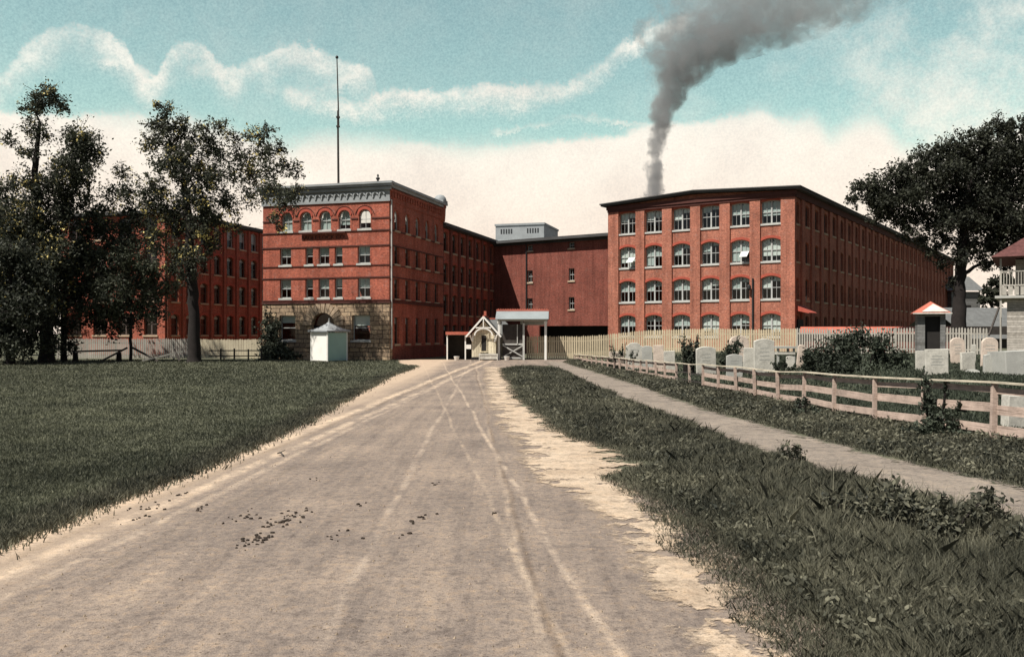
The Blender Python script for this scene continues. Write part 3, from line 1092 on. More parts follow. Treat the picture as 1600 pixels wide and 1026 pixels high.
# ---- mill behind the left trees -----------------------------------------------
lm = thing('brick_mill', 'four storey red brick mill half hidden behind the trees on the left', 'building', (-44.24, 85.31, 0), ANG_A)
LW, LD, LZ = 12.0, 30.0, 13.35
fo, so = [], []
for v0 in (11.2, 8.2, 5.2, 2.0):
    for k in range(4):
        fo.append(Op(1.7 + 2.9 * k, v0, 1.5, 2.05, 0.2))
    for k in range(12):
        so.append(Op(1.5 + 2.25 * k, v0, 1.15, 2.0, 0.2))
mb = MB()
wall(mb, (0, 0, 0), XP, LW, -0.5, LZ, fo, YP, 0.25)
wall(mb, (LW, 0, 0), YP, LD, -0.5, LZ, so, (-1, 0, 0), 0.25)
mb.poly([(0, 0, -0.5), (0, LD, -0.5), (0, LD, LZ), (0, 0, LZ)])
mb.poly([(0, LD, -0.5), (LW, LD, -0.5), (LW, LD, LZ), (0, LD, LZ)])
mb.build('wall', M['brick'], lm)
mb = MB()
for k in range(13):
    s = 0.2 + 2.25 * k
    mb.box(LW + .002, LW + 0.16, s, s + 0.35, -0.5, LZ - 0.004)
mb.build('pilasters', M['brick'], lm)
mb = MB()
mb.box(-0.5, LW + 0.5, -0.5, LD + 0.3, LZ + 0.1, LZ + 0.4)
mb.box(-0.2, LW + 0.25, -0.2, LD + 0.1, LZ, LZ + 0.1)
mb.build('roof', M['roof'], lm)
for op in fo:
    add_window(lm, ((0, 0, 0), XP, YP, 0), op, win_proto(1.5, 2.05, 0.2, pairs=2, dep=0.2, blind=0, fm='frame_dark', sill='stone', hood='hood', muntin=False), 0.2)
for op in so:
    top = op.v0 > 11
    add_window(lm, ((LW, 0, 0), YP, (-1, 0, 0), rad(90)), op,
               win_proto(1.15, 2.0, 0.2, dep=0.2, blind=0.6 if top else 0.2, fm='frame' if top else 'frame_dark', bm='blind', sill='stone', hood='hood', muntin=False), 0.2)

# ---- large mill on the right ----------------------------------------------------
C2 = Vector((25.235, 78, 0))
MW, MD, MZ = 18.5, 97.0, 15.0
mo = C2 - Vector((0.8246, -0.5657, 0)) * MW
mill = thing('brick_factory', 'big orange red brick factory with six bays of paired windows under a low gable', 'building', mo, ANG_B)
fo = []
bays = [MW - t for t in (16.54, 13.67, 10.75, 7.83, 4.92, 2.05)]
for r in range(4):
    for uc in bays:
        fo.append(Op(uc, 14.25 - 3.43 * r - 2.1, 1.76, 2.1, 0.12 if r == 0 else 0.26))
so = []
ncol = 30
for k in range(ncol):
    for r in range(4):
        so.append(Op(1.0 + 3.2 * k, 14.1 - 3.43 * r - 2.0, 1.35, 2.0, 0.2))


def gab(u):
    return MZ + 0.47 * (1 - abs(u - MW / 2) / (MW / 2))


mb = MB()
wall(mb, (0, 0, 0), XP, MW, -0.5, gab, fo, YP, 0.28)
wall(mb, (MW, 0, 0), YP, MD, -0.5, MZ, so, (-1, 0, 0), 0.25)
mb.poly([(0, 0, -0.5), (0, MD, -0.5), (0, MD, MZ), (0, 0, MZ)])
mb.poly([(0, MD, -0.5), (MW, MD, -0.5), (MW, MD, MZ), (0, MD, MZ)])
mb.build('wall', M['brick_factory'], mill)
mb = MB()
ed = [0.0] + [v for uc in bays for v in (uc - 0.95, uc + 0.95)] + [MW + 0.16]
for a, b in zip(ed[::2], ed[1::2]):
    mb.box(a if a else -0.16, b, -0.17, -0.002, -0.5, MZ - 0.62)
for k in range(ncol + 1):
    s = 2.1 + 3.2 * (k - 1) if k else 0.0
    mb.box(MW + 0.002, MW + 0.17, s + (0.001 if k else -0.001), min(s + (1.0 if k else 0.25), MD), -0.5, MZ - 0.62)
mb.build('pilasters', M['brick_factory'], mill)
mb = MB()   # corbelled band, its dark tone standing in for the eave's shadow
mb.box(-0.2, MW + 0.22, -0.24, -0.002, MZ - 0.62, MZ - 0.38)
mb.box(-0.28, MW + 0.3, -0.33, -0.002, MZ - 0.38, MZ - 0.02)
mb.box(MW + 0.002, MW + 0.25, 0.0, MD, MZ - 0.6, MZ - 0.02)
mb.build('eave_shadow_band', M['course'], mill)
mb = MB()
ov = 0.72
zr = MZ + 0.47
for zo, th, e in ((0.0, 0.16, 0), (0.16, 0.1, 0.1)):
    ol = [(-ov - e, MZ + zo), (MW / 2, zr + 0.04 + zo), (MW + ov + e, MZ + zo), (MW + ov + e, MZ + zo + th), (MW / 2, zr + 0.04 + zo + th), (-ov - e, MZ + zo + th)]
    mb.prism(ol, -ov - e, MD + 0.5 + e)
mb.build('roof', M['roof'], mill)
random.seed(3)
for i, op in enumerate(fo):
    r = i // 6
    add_window(mill, ((0, 0, 0), XP, YP, 0), op,
               win_proto(1.76, 2.1, op.rise, pairs=2, dep=0.24, blind=random.choice([0.3, 0.42, 0.5, 0.56, 0.64, 0.75, 0.92 if r == 1 else 0.5]),
                         lower=random.choice([0, 0, 0.2, -0.25, 0.4, 0.6]), bm=random.choice(['blind', 'blind', 'blind_white']), sill='sill', hood='hood', muntin=True), 0.24)
for idx in (6, 10):
    op = fo[idx]
    mb = MB()
    a_, b_, c_, d_ = (0.1, 0.02, 1.02), (0.8, 0.02, 1.02), (0.8, -0.62, 0.52), (0.1, -0.62, 0.52)
    mb.faces([a_, b_, c_, d_] + [(p[0], p[1], p[2] - 0.04) for p in (a_, b_, c_, d_)], [(0, 1, 2, 3), (7, 6, 5, 4), (0, 4, 5, 1), (1, 5, 6, 2), (2, 6, 7, 3), (3, 7, 4, 0)])
    sa = mb.build('awning', M['blind_white'], mill)
    sa.location = (op.uc, 0.1, op.v0)
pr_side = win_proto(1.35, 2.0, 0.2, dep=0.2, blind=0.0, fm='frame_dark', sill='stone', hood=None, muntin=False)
for op in so[:76]:
    add_window(mill, ((MW, 0, 0), YP, (-1, 0, 0), rad(90)), op, pr_side, 0.2)
mb = MB()
for op in so[76:]:
    x = MW - 0.2
    y0 = op.uc - op.w / 2
    mb.box(x - 0.05, x, y0, y0 + op.w, op.v0, op.v0 + op.h)
rest = mb.build('window', M['glass'], mill)
rest['kind'] = 'stuff'
rest['label'] = 'far windows of the shaded side wall'
# door hood on the side wall near the corner
mb = MB()
mb.prism([(0, 0), (1.1, -0.25), (1.1, -0.17), (0, 0.5)], 0.3, 2.9)
hd = mb.build('door_hood', M['rust'], mill)
hd.location = (MW + 0.17, 0, 4.2)
mb = MB()
mb.box(MW - 0.1, MW + 0.19, 0.7, 2.4, 0.3, 3.4)
mb.build('door', M['dark'], mill)
# downspout between the last two bays, with its lantern bracket
mb = MB()
mb.tube([(bays[4] + 1.28, -0.26, 0.2), (bays[4] + 1.28, -0.26, 7.2)], [0.09, 0.09], 8)
mb.build('downpipe', M['iron'], mill)
mb = MB()
mb.box(bays[4] + 0.98, bays[4] + 1.02, -0.5, -0.17, 6.3, 6.36)
mb.lathe([(0.1, 6.1), (0.2, 6.25), (0.2, 6.5), (0.08, 6.62)], 10, 0, (bays[4] + 1.0, -0.5))
mb.build('lantern', M['iron'], mill)

# ---- block between the two mills ---------------------------------------------------
mid_b = thing('brick_warehouse', 'plain red brick block with small square windows joining the office wing to the factory', 'building', (-1.8, 98, 0), ANG_B)
TW = 14.9
ops = []
for t in (4.57, 9.85):
    for z in (11.2, 7.75, 4.7):
        ops.append(Op(t, z, 0.7, 1.3 if z < 11 else 0.6))
ops.append(Op(10.3, -0.5, 9.0, 3.45))
mb = MB()
wall(mb, (-6, 0, 0), XP, TW + 6, -0.5, 12.1, [Op(o.uc + 6, o.v0, o.w, o.h) for o in ops], YP, 0.3)
mb.poly([(TW, 0, -.5), (TW, 14, -.5), (TW, 14, 12.1), (TW, 0, 12.1)])
mb.poly([(-6, 14, -.5), (TW, 14, -.5), (TW, 14, 12.1), (-6, 14, 12.1)])
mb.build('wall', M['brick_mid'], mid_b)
mb = MB()
mb.box(-6, TW - .02, -0.8, 14.2, 12.15, 12.45)
mb.box(-6, TW - .02, -0.12, -0.002, 11.9, 12.15)
mb.build('roof', M['roof'], mid_b)
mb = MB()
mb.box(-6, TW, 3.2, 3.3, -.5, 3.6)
mb.build('passage_shade', M['dark'], mid_b)  # black sheet stands in for the shade inside the wagon passage
for op in ops[:-1]:
    add_window(mid_b, ((0, 0, 0), XP, YP, 0), op, win_proto(0.7, op.h, dep=0.2, blind=0.0 if op.v0 < 11 else 0.0, fm='frame', sill='stone', muntin=True), 0.2)
mb = MB()
mb.tube([(4.15, -0.1, 3.0), (4.15, -0.1, 12.0)], [0.07, 0.07], 8)
mb.build('downpipe', M['iron'], mid_b)
# louvred monitor on the roof, square to the wing
q = Matrix.Rotation(-ANG_B, 4, 'Z') @ Vector((3.82 + 1.8, 104 - 98, 0))
mb = MB()
mb.box(-6.05, 0, 0, 7.4, 13.3, 15.15)
mb.box(-6.15, 0.1, -0.1, 7.5, 15.15, 15.38)
pent = mb.build('roof_monitor', M['cornice'], mid_b)
pent.location = (q.x, q.y, 0)
pent.rotation_euler = (0, 0, ANG_A - ANG_B)
mb = MB()
for x0 in (-5.4, -2.1):
    for k in range(5):
        for z in (0, 1, 2):
            mb.box(x0 + k * 0.32, x0 + k * 0.32 + 0.17, -0.03, -0.004, 14.2 + z * 0.2, 14.34 + z * 0.2)
lv = mb.build('louvre', M['iron'], pent)
mb = MB()
mb.faces([(-7.2, -4.0, 12.46), (2.6, -4.0, 12.46), (2.6, 9, 12.46), (-7.2, 9, 12.46), (-6.4, -0.25, 13.42), (0.3, -0.25, 13.42), (0.3, 7.8, 13.42), (-6.4, 7.8, 13.42)],
         [(0, 1, 5, 4), (1, 2, 6, 5), (2, 3, 7, 6), (3, 0, 4, 7), (4, 5, 6, 7)])
mb.build('monitor_skirt', M['roof_grey'], pent)

# ---- chimney and smoke ----------------------------------------------------------------
CHY = 112.0
chx = GX(1019.5, CHY)
ctop = H + (HY - 309) / F * CHY
mb = MB()
mb.lathe([(1.3, -0.5), (0.85, ctop - 1.2), (1.0, ctop - 1.1), (1.02, ctop - 0.5), (0.85, ctop - 0.4), (0.82, ctop)], 20, 0, (chx, CHY))
ch = mb.build('chimney_stack', M['brick_dark'], None, True)
tag(ch, 'round brick boiler chimney behind the factory roof giving off the smoke', 'chimney')


def float_curve(nt, fac, pts):
    n = nt.nodes.new('ShaderNodeFloatCurve')
    c = n.mapping.curves[0]
    n.mapping.use_clip = False
    pts = sorted(pts)
    while len(c.points) < len(pts):
        c.points.new(0.5, 0.5)
    for p, (x, y) in zip(c.points, pts):
        p.location = (x, y)
        p.handle_type = 'AUTO'
    n.mapping.update()
    nt.links.new(fac, n.inputs['Value'])
    return n.outputs[0]


# plume outline by height: y pixel -> (left, right)
PL = [(312, 1009, 1031), (305, 1009, 1032), (260, 1011, 1035), (215, 1015, 1040), (185, 1018, 1052), (160, 1022, 1062), (135, 1025, 1078), (110, 1026, 1105), (85, 1028, 1150),
      (60, 1030, 1235), (35, 1040, 1305), (10, 1062, 1350), (-20, 1085, 1400), (-55, 1120, 1460)]


def smoke():
    zs = [H + (HY - y) / F * CHY for y, a, b in PL]
    xl = [GX(a, CHY) for y, a, b in PL]
    xr = [GX(b, CHY) for y, a, b in PL]
    mb = MB()
    n = 20
    for z, a, b in zip(zs, xl, xr):
        cx, r = (a + b) / 2, (b - a) / 2
        ry = min(r, 5.0)
        for k in range(n):
            t = 2 * math.pi * k / n
            mb.v.append((cx + math.cos(t) * (r * 1.35 + 0.5), CHY + math.sin(t) * (ry * 1.3 + 0.4), z))
    for i in range(len(zs) - 1):
        for k in range(n):
            k2 = (k + 1) % n
            mb.f.append((i * n + k, i * n + k2, (i + 1) * n + k2, (i + 1) * n + k))
            mb.m.append(0)
    mb.f.append(tuple(range(n))[::-1]); mb.m.append(0)
    e = (len(zs) - 1) * n
    mb.f.append(tuple(range(e, e + n))); mb.m.append(0)
    m, nt, out = new_mat('coal_smoke')
    o = coords(nt)
    # billowing: warp the position first
    wn = N(nt, 'ShaderNodeTexNoise')
    wn.inputs['Scale'].default_value = 0.33
    wn.inputs['Detail'].default_value = 4
    nt.links.new(o, wn.inputs['Vector'])
    sub = N(nt, 'ShaderNodeVectorMath', operation='SUBTRACT')
    nt.links.new(wn.outputs['Color'], sub.inputs[0])
    sub.inputs[1].default_value = (0.5, 0.5, 0.5)
    z0, z1 = zs[0], zs[-1]
    sep0 = N(nt, 'ShaderNodeSeparateXYZ')
    nt.links.new(o, sep0.inputs[0])
    zn0 = math_n(nt, 'DIVIDE', math_n(nt, 'SUBTRACT', sep0.outputs[2], z0), z1 - z0, clamp=True)
    amt = float_curve(nt, zn0, [(0, 0.5), (0.3, 1.6), (0.6, 4.0), (1.0, 7.0)])
    scl = N(nt, 'ShaderNodeVectorMath', operation='SCALE')
    nt.links.new(sub.outputs[0], scl.inputs[0])
    nt.links.new(amt, scl.inputs['Scale'])
    add = N(nt, 'ShaderNodeVectorMath', operation='ADD')
    nt.links.new(o, add.inputs[0])
    nt.links.new(scl.outputs[0], add.inputs[1])
    sep = N(nt, 'ShaderNodeSeparateXYZ')
    nt.links.new(add.outputs[0], sep.inputs[0])
    zn = math_n(nt, 'DIVIDE', math_n(nt, 'SUBTRACT', sep.outputs[2], z0), z1 - z0, clamp=True)
    X0, XS = xl[0] - 5, 60.0
    cxs, rs = [], []
    for z, a, b in zip(zs, xl, xr):
        t = (z - z0) / (z1 - z0)
        cxs.append((t, ((a + b) / 2 - X0) / XS))
        rs.append((t, (b - a) / 2 / 20))
    cx = math_n(nt, 'ADD', math_n(nt, 'MULTIPLY', float_curve(nt, zn, cxs), XS), X0)
    r = math_n(nt, 'MULTIPLY', float_curve(nt, zn, rs), 23.5)
    ry = math_n(nt, 'MINIMUM', r, 5.0)
    dx = math_n(nt, 'DIVIDE', math_n(nt, 'SUBTRACT', sep.outputs[0], cx), r)
    dy = math_n(nt, 'DIVIDE', math_n(nt, 'SUBTRACT', sep.outputs[1], CHY), ry)
    d = math_n(nt, 'SQRT', math_n(nt, 'ADD', math_n(nt, 'POWER', dx, 2), math_n(nt, 'POWER', math_n(nt, 'ABSOLUTE', dy), 2)))
    n2 = noise(nt, add.outputs[0], 0.42, 7, 0.68)
    body = math_n(nt, 'SUBTRACT', 1.08, d)
    body = math_n(nt, 'ADD', body, math_n(nt, 'MULTIPLY', math_n(nt, 'SUBTRACT', n2, 0.5), 4.2))
    dens = math_n(nt, 'MULTIPLY', body, 2.0, clamp=True)
    fall = float_curve(nt, zn0, [(0, 3.4), (0.25, 1.7), (0.5, 0.6), (0.75, 0.24), (1.0, 0.13)])
    dens = math_n(nt, 'MULTIPLY', dens, fall)
    v = N(nt, 'ShaderNodeVolumePrincipled')
    v.inputs['Color'].default_value = (0.46, 0.46, 0.46, 1)
    v.inputs['Anisotropy'].default_value = 0.1
    nt.links.new(dens, v.inputs['Density'])
    nt.links.new(v.outputs[0], out.inputs['Volume'])
    ob = mb.build('smoke', m, None, True)
    tag(ob, 'dark coal smoke rising from the chimney and drifting to the right', 'smoke', kind='stuff')
    m.cycles.volume_step_rate = 1.0


smoke()


# ------------------------------------------------------------------ gate, gatehouse, shelter
GY = 70.5
gh = thing('gatehouse', 'small cream boarded gatehouse with a red ridged gable and carved bargeboards', 'gatehouse', (GX(756, GY), GY, 0), rad(-3))
mb = MB()
w2 = 0.98
mb.prism([(-w2, 0.25), (w2, 0.25), (w2, 2.1), (0, 3.2), (-w2, 2.1)], 0, 2.6)
mb.box(-0.9, 2.0, 2.6, 4.4, 0.2, 2.0)
mb.build('wall', M['cream'], gh)
mb = MB()
mb.box(-w2 - .05, w2 + .05, -0.05, 2.65, -0.3, 0.25)
mb.build('plinth', M['dark'], gh)
for s in (-1, 1):
    mb = MB()
    mb.faces([(0, -0.35, 3.55), (s * 1.38, -0.35, 1.95), (s * 1.38, 3.4, 1.95), (0, 3.4, 3.55),
              (0, -0.35, 3.45), (s * 1.36, -0.35, 1.86), (s * 1.36, 3.4, 1.86), (0, 3.4, 3.45)],
             [(0, 1, 2, 3), (4, 5, 6, 7), (0, 1, 5, 4), (1, 2, 6, 5), (2, 3, 7, 6)])
    mb.build('roof', M['redroof'] if s < 0 else M['greyroof'], gh)
mb = MB()
mb.faces([(-1.2, 2.8, 2.0), (2.75, 2.8, 1.9), (2.75, 4.9, 1.9), (-1.2, 4.9, 2.0), (-0.4, 3.85, 3.4), (1.3, 3.85, 3.4)], [(0, 1, 5, 4), (1, 2, 5), (2, 3, 4, 5), (3, 0, 4)])
mb.build('rear_roof', M['greyroof'], gh)
mb = MB()
mb.box(-0.07, 0.07, -0.4, 3.9, 3.5, 3.62)
mb.box(0.0, 1.35, 3.78, 3.92, 3.36, 3.48)
mb.build('ridge', M['redroof'], gh)
mb = MB()
for s in (-1, 1):
    mb.beam((0, -0.42, 3.5), (s * 1.42, -0.42, 1.88), 0.06, 0.13, up=(0, 0, 1))
    mb.beam((s * 0.62, -0.42, 2.62), (s * 0.0, -0.42, 2.62), 0.05, 0.09)
    for k in range(6):
        a0, a1 = math.pi / 2 * k / 6, math.pi / 2 * (k + 1) / 6
        mb.beam((s * 0.72 * math.cos(a0), -0.4, 2.0 + 0.55 * math.sin(a0)), (s * 0.72 * math.cos(a1), -0.4, 2.0 + 0.55 * math.sin(a1)), 0.05, 0.1)
    mb.beam((s * 0.95, -0.02, 1.55), (s * 1.1, -0.38, 2.05), 0.08, 0.08)
    mb.beam((s * 0.9, -0.05, 1.5), (s * 0.9, -0.05, 2.0), 0.1, 0.1, up=(0, 1, 0))
mb.beam((0, -0.42, 2.6), (0, -0.42, 3.5), 0.07, 0.07, up=(0, 1, 0))
mb.build('bargeboard', M['white'], gh)
mb = MB()
mb.box(-0.2, 0.2, -0.03, 0.03, 0.75, 2.0)
wn_ = mb.build('window', M['dark'], gh)
mb = MB()
for x in (-0.24, 0.2):
    mb.box(x, x + 0.05, -0.05, -0.005, 0.7, 2.05)
mb.box(-0.19, 0.2, -0.05, -0.005, 2.0, 2.05)
mb.box(-0.3, 0.3, -0.12, -0.005, 0.62, 0.7)
mb.build('frame', M['cream'], wn_)
mb = MB()
mb.box(-0.1, 0.1, 1.2, 1.5, 3.4, 4.0)
mb.build('chimney', M['redroof'], gh)
mb = MB()
mb.box(-0.6, 0.95, -0.75, -0.2, 0.42, 0.52)
mb.box(-0.55, 0.9, -0.72, -0.68, 0.1, 0.42)
for x in (-0.58, 0.86):
    mb.box(x, x + 0.07, -0.75, -0.22, -0.1, 0.415)
bn_ = mb.build('bench', M['marble'])
bn_.location = (GX(760, GY), GY, 0)
tag(bn_, 'pale boarded bench under the gatehouse window', 'bench')

sh = thing('open_shelter', 'low open shelter with a red roof edge and white posts left of the gatehouse', 'shelter', (GX(716, GY + .6), GY + .6, 0))
for x in (-0.9, 0.58):
    mb = MB()
    mb.box(x - 0.05, x + 0.05, -0.05, 0.05, -0.2, 2.02)
    mb.build('post', M['white'], sh)
mb = MB()
mb.prism([(-1.0, 2.03), (1.05, 2.03), (1.05, 2.12), (-1.0, 2.12)], -0.2, 2.2)
mb.build('roof', M['greyroof'], sh)
mb = MB()
mb.box(-1.02, 1.02, -0.26, -0.2, 2.05, 2.3)
mb.build('fascia', M['redroof'], sh)
mb = MB()
mb.box(-0.95, 0.98, 2.0, 2.1, -0.2, 2.02)
mb.box(-1.0, -0.95, 0.4, 2.1, -0.2, 2.02)
mb.build('back_wall', M['oldwood'], sh)
mb = MB()
mb.box(0.64, 1.05, -0.04, 0.02, 0.9, 1.25)
mb.beam((0.6, 0, 1.9), (1.05, 0, 1.9), 0.05, 0.08)
mb.build('side_panel', M['white'], sh)

cp = thing('gate_canopy', 'grey roofed gate canopy with a red ridge on white posts over the entrance', 'canopy', (GX(816, 71), 71, 0), rad(-3))
CWd = 2.05
for x, y, mt in ((-1.9, -0.1, 'white'), (1.9, -0.1, 'white'), (-0.1, 1.7, 'sill'), (-1.9, 1.7, 'sill'), (1.9, 1.7, 'sill')):
    mb = MB()
    mb.box(x - 0.09, x + 0.09, y - 0.09, y + 0.09, -0.2, 3.18)
    mb.box(x - 0.13, x + 0.13, y - 0.13, y + 0.13, 3.0, 3.12)
    mb.build('post', M[mt], cp)
mb = MB()
for x in (-CWd, CWd):
    mb.faces([(x, -0.7, 3.3), (x, 2.3, 3.3), (x, 0.8, 4.0)], [(0, 1, 2)])
mb.faces([(-CWd - .1, -0.75, 3.32), (CWd + .1, -0.75, 3.32), (CWd + .1, 0.8, 4.03), (-CWd - .1, 0.8, 4.03), (CWd + .1, 2.35, 3.32), (-CWd - .1, 2.35, 3.32)], [(0, 1, 2, 3), (3, 2, 4, 5)])
mb.build('roof', M['roof_grey'], cp)
mb = MB()
mb.box(-CWd - .12, CWd + .12, 0.7, 0.9, 4.0, 4.14)
for k in range(21):
    x = -CWd + 0.2 * k
    mb.box(x, x + 0.09, 0.72, 0.88, 4.14, 4.2)
mb.build('ridge', M['redroof'], cp)
mb = MB()
mb.box(-CWd, CWd, -0.2, -0.0, 3.18, 3.3)
mb.box(-CWd, CWd, 1.6, 1.8, 3.18, 3.3)
for x in (-1.9, 1.9):
    mb.box(x - .06, x + .06, 0, 1.6, 3.19, 3.29)
mb.box(0.1, 1.75, 1.62, 1.7, 2.85, 3.17)
mb.build('beam', M['sill'], cp)

gt = thing('entrance_gate', 'entrance gate with a pale cross brace, backed by dark boards added for shade, under the canopy', 'gate', (GX(801, 70.9), 70.95, 0), rad(-3))
mb = MB()
mb.box(-0.84, 0.92, 0.06, 0.1, 0.1, 2.9)
mb.build('dark_backing', M['oldwood'], gt)  # dark sheet added to fill the shaded opening behind the brace
mb = MB()
for z in (0.16, 1.28):
    mb.box(-0.84, 0.92, -0.0, 0.058, z - 0.06, z + 0.06)
mb.beam((-0.8, -0.03, 0.25), (0.88, -0.03, 1.2), 0.04, 0.08)
mb.beam((-0.8, -0.08, 1.2), (0.88, -0.08, 0.25), 0.04, 0.08)
mb.box(0.82, 0.98, -0.1, -0.001, 0, 3.0)
mb.box(0.35, 0.42, -0.05, -0.002, 1.34, 2.9)
mb.build('brace', M['sill'], gt)
for px, lab in ((713.5, 'white tub standing before the open shelter'), (792, 'white tub standing at the foot of the entrance gate')):
    mb = MB()
    mb.lathe([(0.14, -0.02), (0.17, 0.04), (0.22, 0.3), (0.24, 0.33), (0.2, 0.32), (0.15, 0.2)], 14)
    t = mb.build('tub', M['white'], None, True)
    t.location = (GX(px, 69.6), 69.6, 0)
    tag(t, lab, 'tub', 'white tubs by the gate')


# ------------------------------------------------------------------ picket fences
def picket_fence(name, label, pts, hgt, mat, pitch=0.14, pw=0.075, group=None):
    """pts: plan points (x,y); ground followed"""
    root = thing(name, label, 'fence', (pts[0][0], pts[0][1], g(*pts[0])), 0, group)
    ox, oy, oz = root.location
    pk, ra = MB(), MB()
    L0 = 0
    posts = []
    for (x0, y0), (x1, y1) in zip(pts[:-1], pts[1:]):
        d = Vector((x1 - x0, y1 - y0))
        L = d.length
        d.normalize()
        nx, ny = d.y, -d.x          # towards the camera side
        if ny > 0:
            nx, ny = -nx, -ny
        s = 0.0
        while s < L:
            x, y = x0 + d.x * s, y0 + d.y * s
            z = g(x, y)
            hh = (hgt(s + L0) if callable(hgt) else hgt) + random.uniform(-0.035, 0.035)
            ln = random.uniform(-0.012, 0.012)
            a = (x - d.x * pw / 2 - ox, y - d.y * pw / 2 - oy)
            b = (x + d.x * pw / 2 - ox, y + d.y * pw / 2 - oy)
            zb, zt = z + 0.1 - oz, z + hh - oz
            f0 = (nx * 0.05, ny * 0.05)
            f1 = (nx * 0.03, ny * 0.03)
            P5 = [(a[0], a[1], zb), (b[0], b[1], zb), (b[0] + ln, b[1], zt - 0.09), ((a[0] + b[0]) / 2 + ln, (a[1] + b[1]) / 2, zt), (a[0] + ln, a[1], zt - 0.09)]
            q = [(p[0] + f0[0], p[1] + f0[1], p[2]) for p in P5] + [(p[0] + f1[0], p[1] + f1[1], p[2]) for p in P5]
            pk.faces(q, [(0, 1, 2, 3, 4), (9, 8, 7, 6, 5), (0, 5, 6, 1), (1, 6, 7, 2), (2, 7, 8, 3), (3, 8, 9, 4), (4, 9, 5, 0)])
            s += pitch
        s = 0.0
        while s < L - 0.3:
            x, y = x0 + d.x * s, y0 + d.y * s
            s2 = min(s + 2.4, L)
            x2, y2 = x0 + d.x * s2, y0 + d.y * s2
            for fz in (0.2, 0.78):
                h0 = (hgt(s + L0) if callable(hgt) else hgt) * fz
                h1 = (hgt(s2 + L0) if callable(hgt) else hgt) * fz
                ra.beam((x - ox, y - oy, g(x, y) + h0 - oz), (x2 - ox, y2 - oy, g(x2, y2) + h1 - oz), 0.05, 0.1)
            posts.append((x, y, (hgt(s + L0) if callable(hgt) else hgt)))
            s = s2
        L0 += L
    pk.build('pickets', mat, root)
    ra.build('rails', mat, root)
    for x, y, h in posts:
        m1 = MB()
        m1.box(-0.06, 0.06, -0.02, 0.1, -0.3, h - 0.15)
        p = m1.build('post', mat, root)
        p.location = (x - ox, y - oy, g(x, y) - oz)
    return root


picket_fence('picket_fence', 'buff painted picket fence running right from the gate past the factory front',
             [(GX(824, 72), 72), (GX(960, 71.5), 71.5), (GX(1100, 70), 70), (GX(1243, 68.5), 68.5)], 1.95, M['picket'], 0.185, 0.135)
picket_fence('picket_fence', 'weathered picket fence behind the graves on the right, in front of the red shed roof',
             [(GX(1246, 68), 68), (GX(1400, 64), 64), (GX(1545, 60.5), 60.5)], 1.98, M['picket_grey'], 0.19, 0.115)
picket_fence('picket_fence', 'grey picket fence behind the left trees, left of the thick trunk',
             [(GX(90, 72), 72), (GX(300, 72), 72)], 1.75, M['picket_grey'], 0.17, 0.135)
picket_fence('picket_fence', 'pale cream picket fence between the thick tree trunk and the ivied office corner',
             [(GX(303, 72.05), 72.05), (GX(409, 72.8), 72.8)], 1.7, M['cream_picket'], 0.13, 0.115)


# ------------------------------------------------------------------ post and rail fence by the path
def y_for_px(px):
    lo, hi = 10.0, 75.0
    for _ in range(50):
        m_ = (lo + hi) / 2
        if 800 + F * xf(m_) / m_ > px:
            lo = m_
        else:
            hi = m_
    return lo


post_px = [1700, 1551, 1441, 1366, 1302, 1255, 1216, 1180, 1151, 1122, 1098, 1078, 1057, 1039, 1026, 1012, 1000, 989, 979, 969, 959, 949, 940, 932, 924, 917, 910, 904, 898]
rf = thing('rail_fence', 'faded pink white post and rail fence sagging along the footpath beside the graveyard', 'fence', (xf(17.4), 17.4, 0))
ox, oy = xf(17.4), 17.4
PT = []
random.seed(5)
for px in post_px:
    y = y_for_px(px)
    if px == 1700:
        y = 14.9
    x = xf(y)
    h = float(np.interp(y, [14, 17.4, 21.1, 34, 65], [1.2, 1.2, 1.1, 0.95, 0.62])) * random.uniform(0.97, 1.03)
    PT.append(Vector((x, y, h)))
for i, p in enumerate(PT):
    mb = MB()
    w = 0.075 if i > 1 else 0.09
    ln = random.uniform(-0.07, 0.05)
    gz = g(p.x, p.y)
    mb.beam((0, 0, gz - 0.25), (ln, random.uniform(-0.02, 0.02), gz + p.z - 0.02), w * 1.2, w, up=(0, 1, 0))
    o = mb.build('post', M['rail'], rf)
    o.location = (p.x - ox, p.y - oy, 0)
for i in range(len(PT) - 1):
    a, b = PT[i], PT[i + 1]
    bare = post_px[i] in (1098, 1078)
    sag = [random.uniform(-0.03, 0.03) for _ in range(8)]
    spec = [(1.0, 0.05, 0.035, 0.12, 'railcap', 0.0), (0.87, 0, 0.025, 0.12, 'rail', 0.062), (0.56, 0, 0.025, 0.18, 'rail', 0.062), (0.24, 0, 0.025, 0.17, 'rail', 0.062)]
    if bare:
        spec = [(1.0, 0.05, 0.035, 0.1, 'railcap', 0.0), (0.6, 0, 0.02, 0.05, 'oldwood', -0.05), (0.25, 0, 0.02, 0.05, 'oldwood', -0.05)]
    for k, (fz, _, th, hh, mt, off_) in enumerate(spec):
        if i > 17 and k == 3:
            continue
        mb = MB()
        az = g(a.x, a.y) + a.z * fz + sag[k]
        bz = g(b.x, b.y) + b.z * fz + sag[k + 4]
        if k == 0:
            mb.beam((a.x - ox, a.y - oy, g(a.x, a.y) + a.z), (b.x - ox, b.y - oy, g(b.x, b.y) + b.z), hh, th)
        else:
            hh2 = hh * (a.z + b.z) / 2.3
            mb.beam((a.x + off_ - ox, a.y - oy, az), (b.x + off_ - ox, b.y - oy, bz), th, hh2)
        mb.build('rail', M[mt], rf)

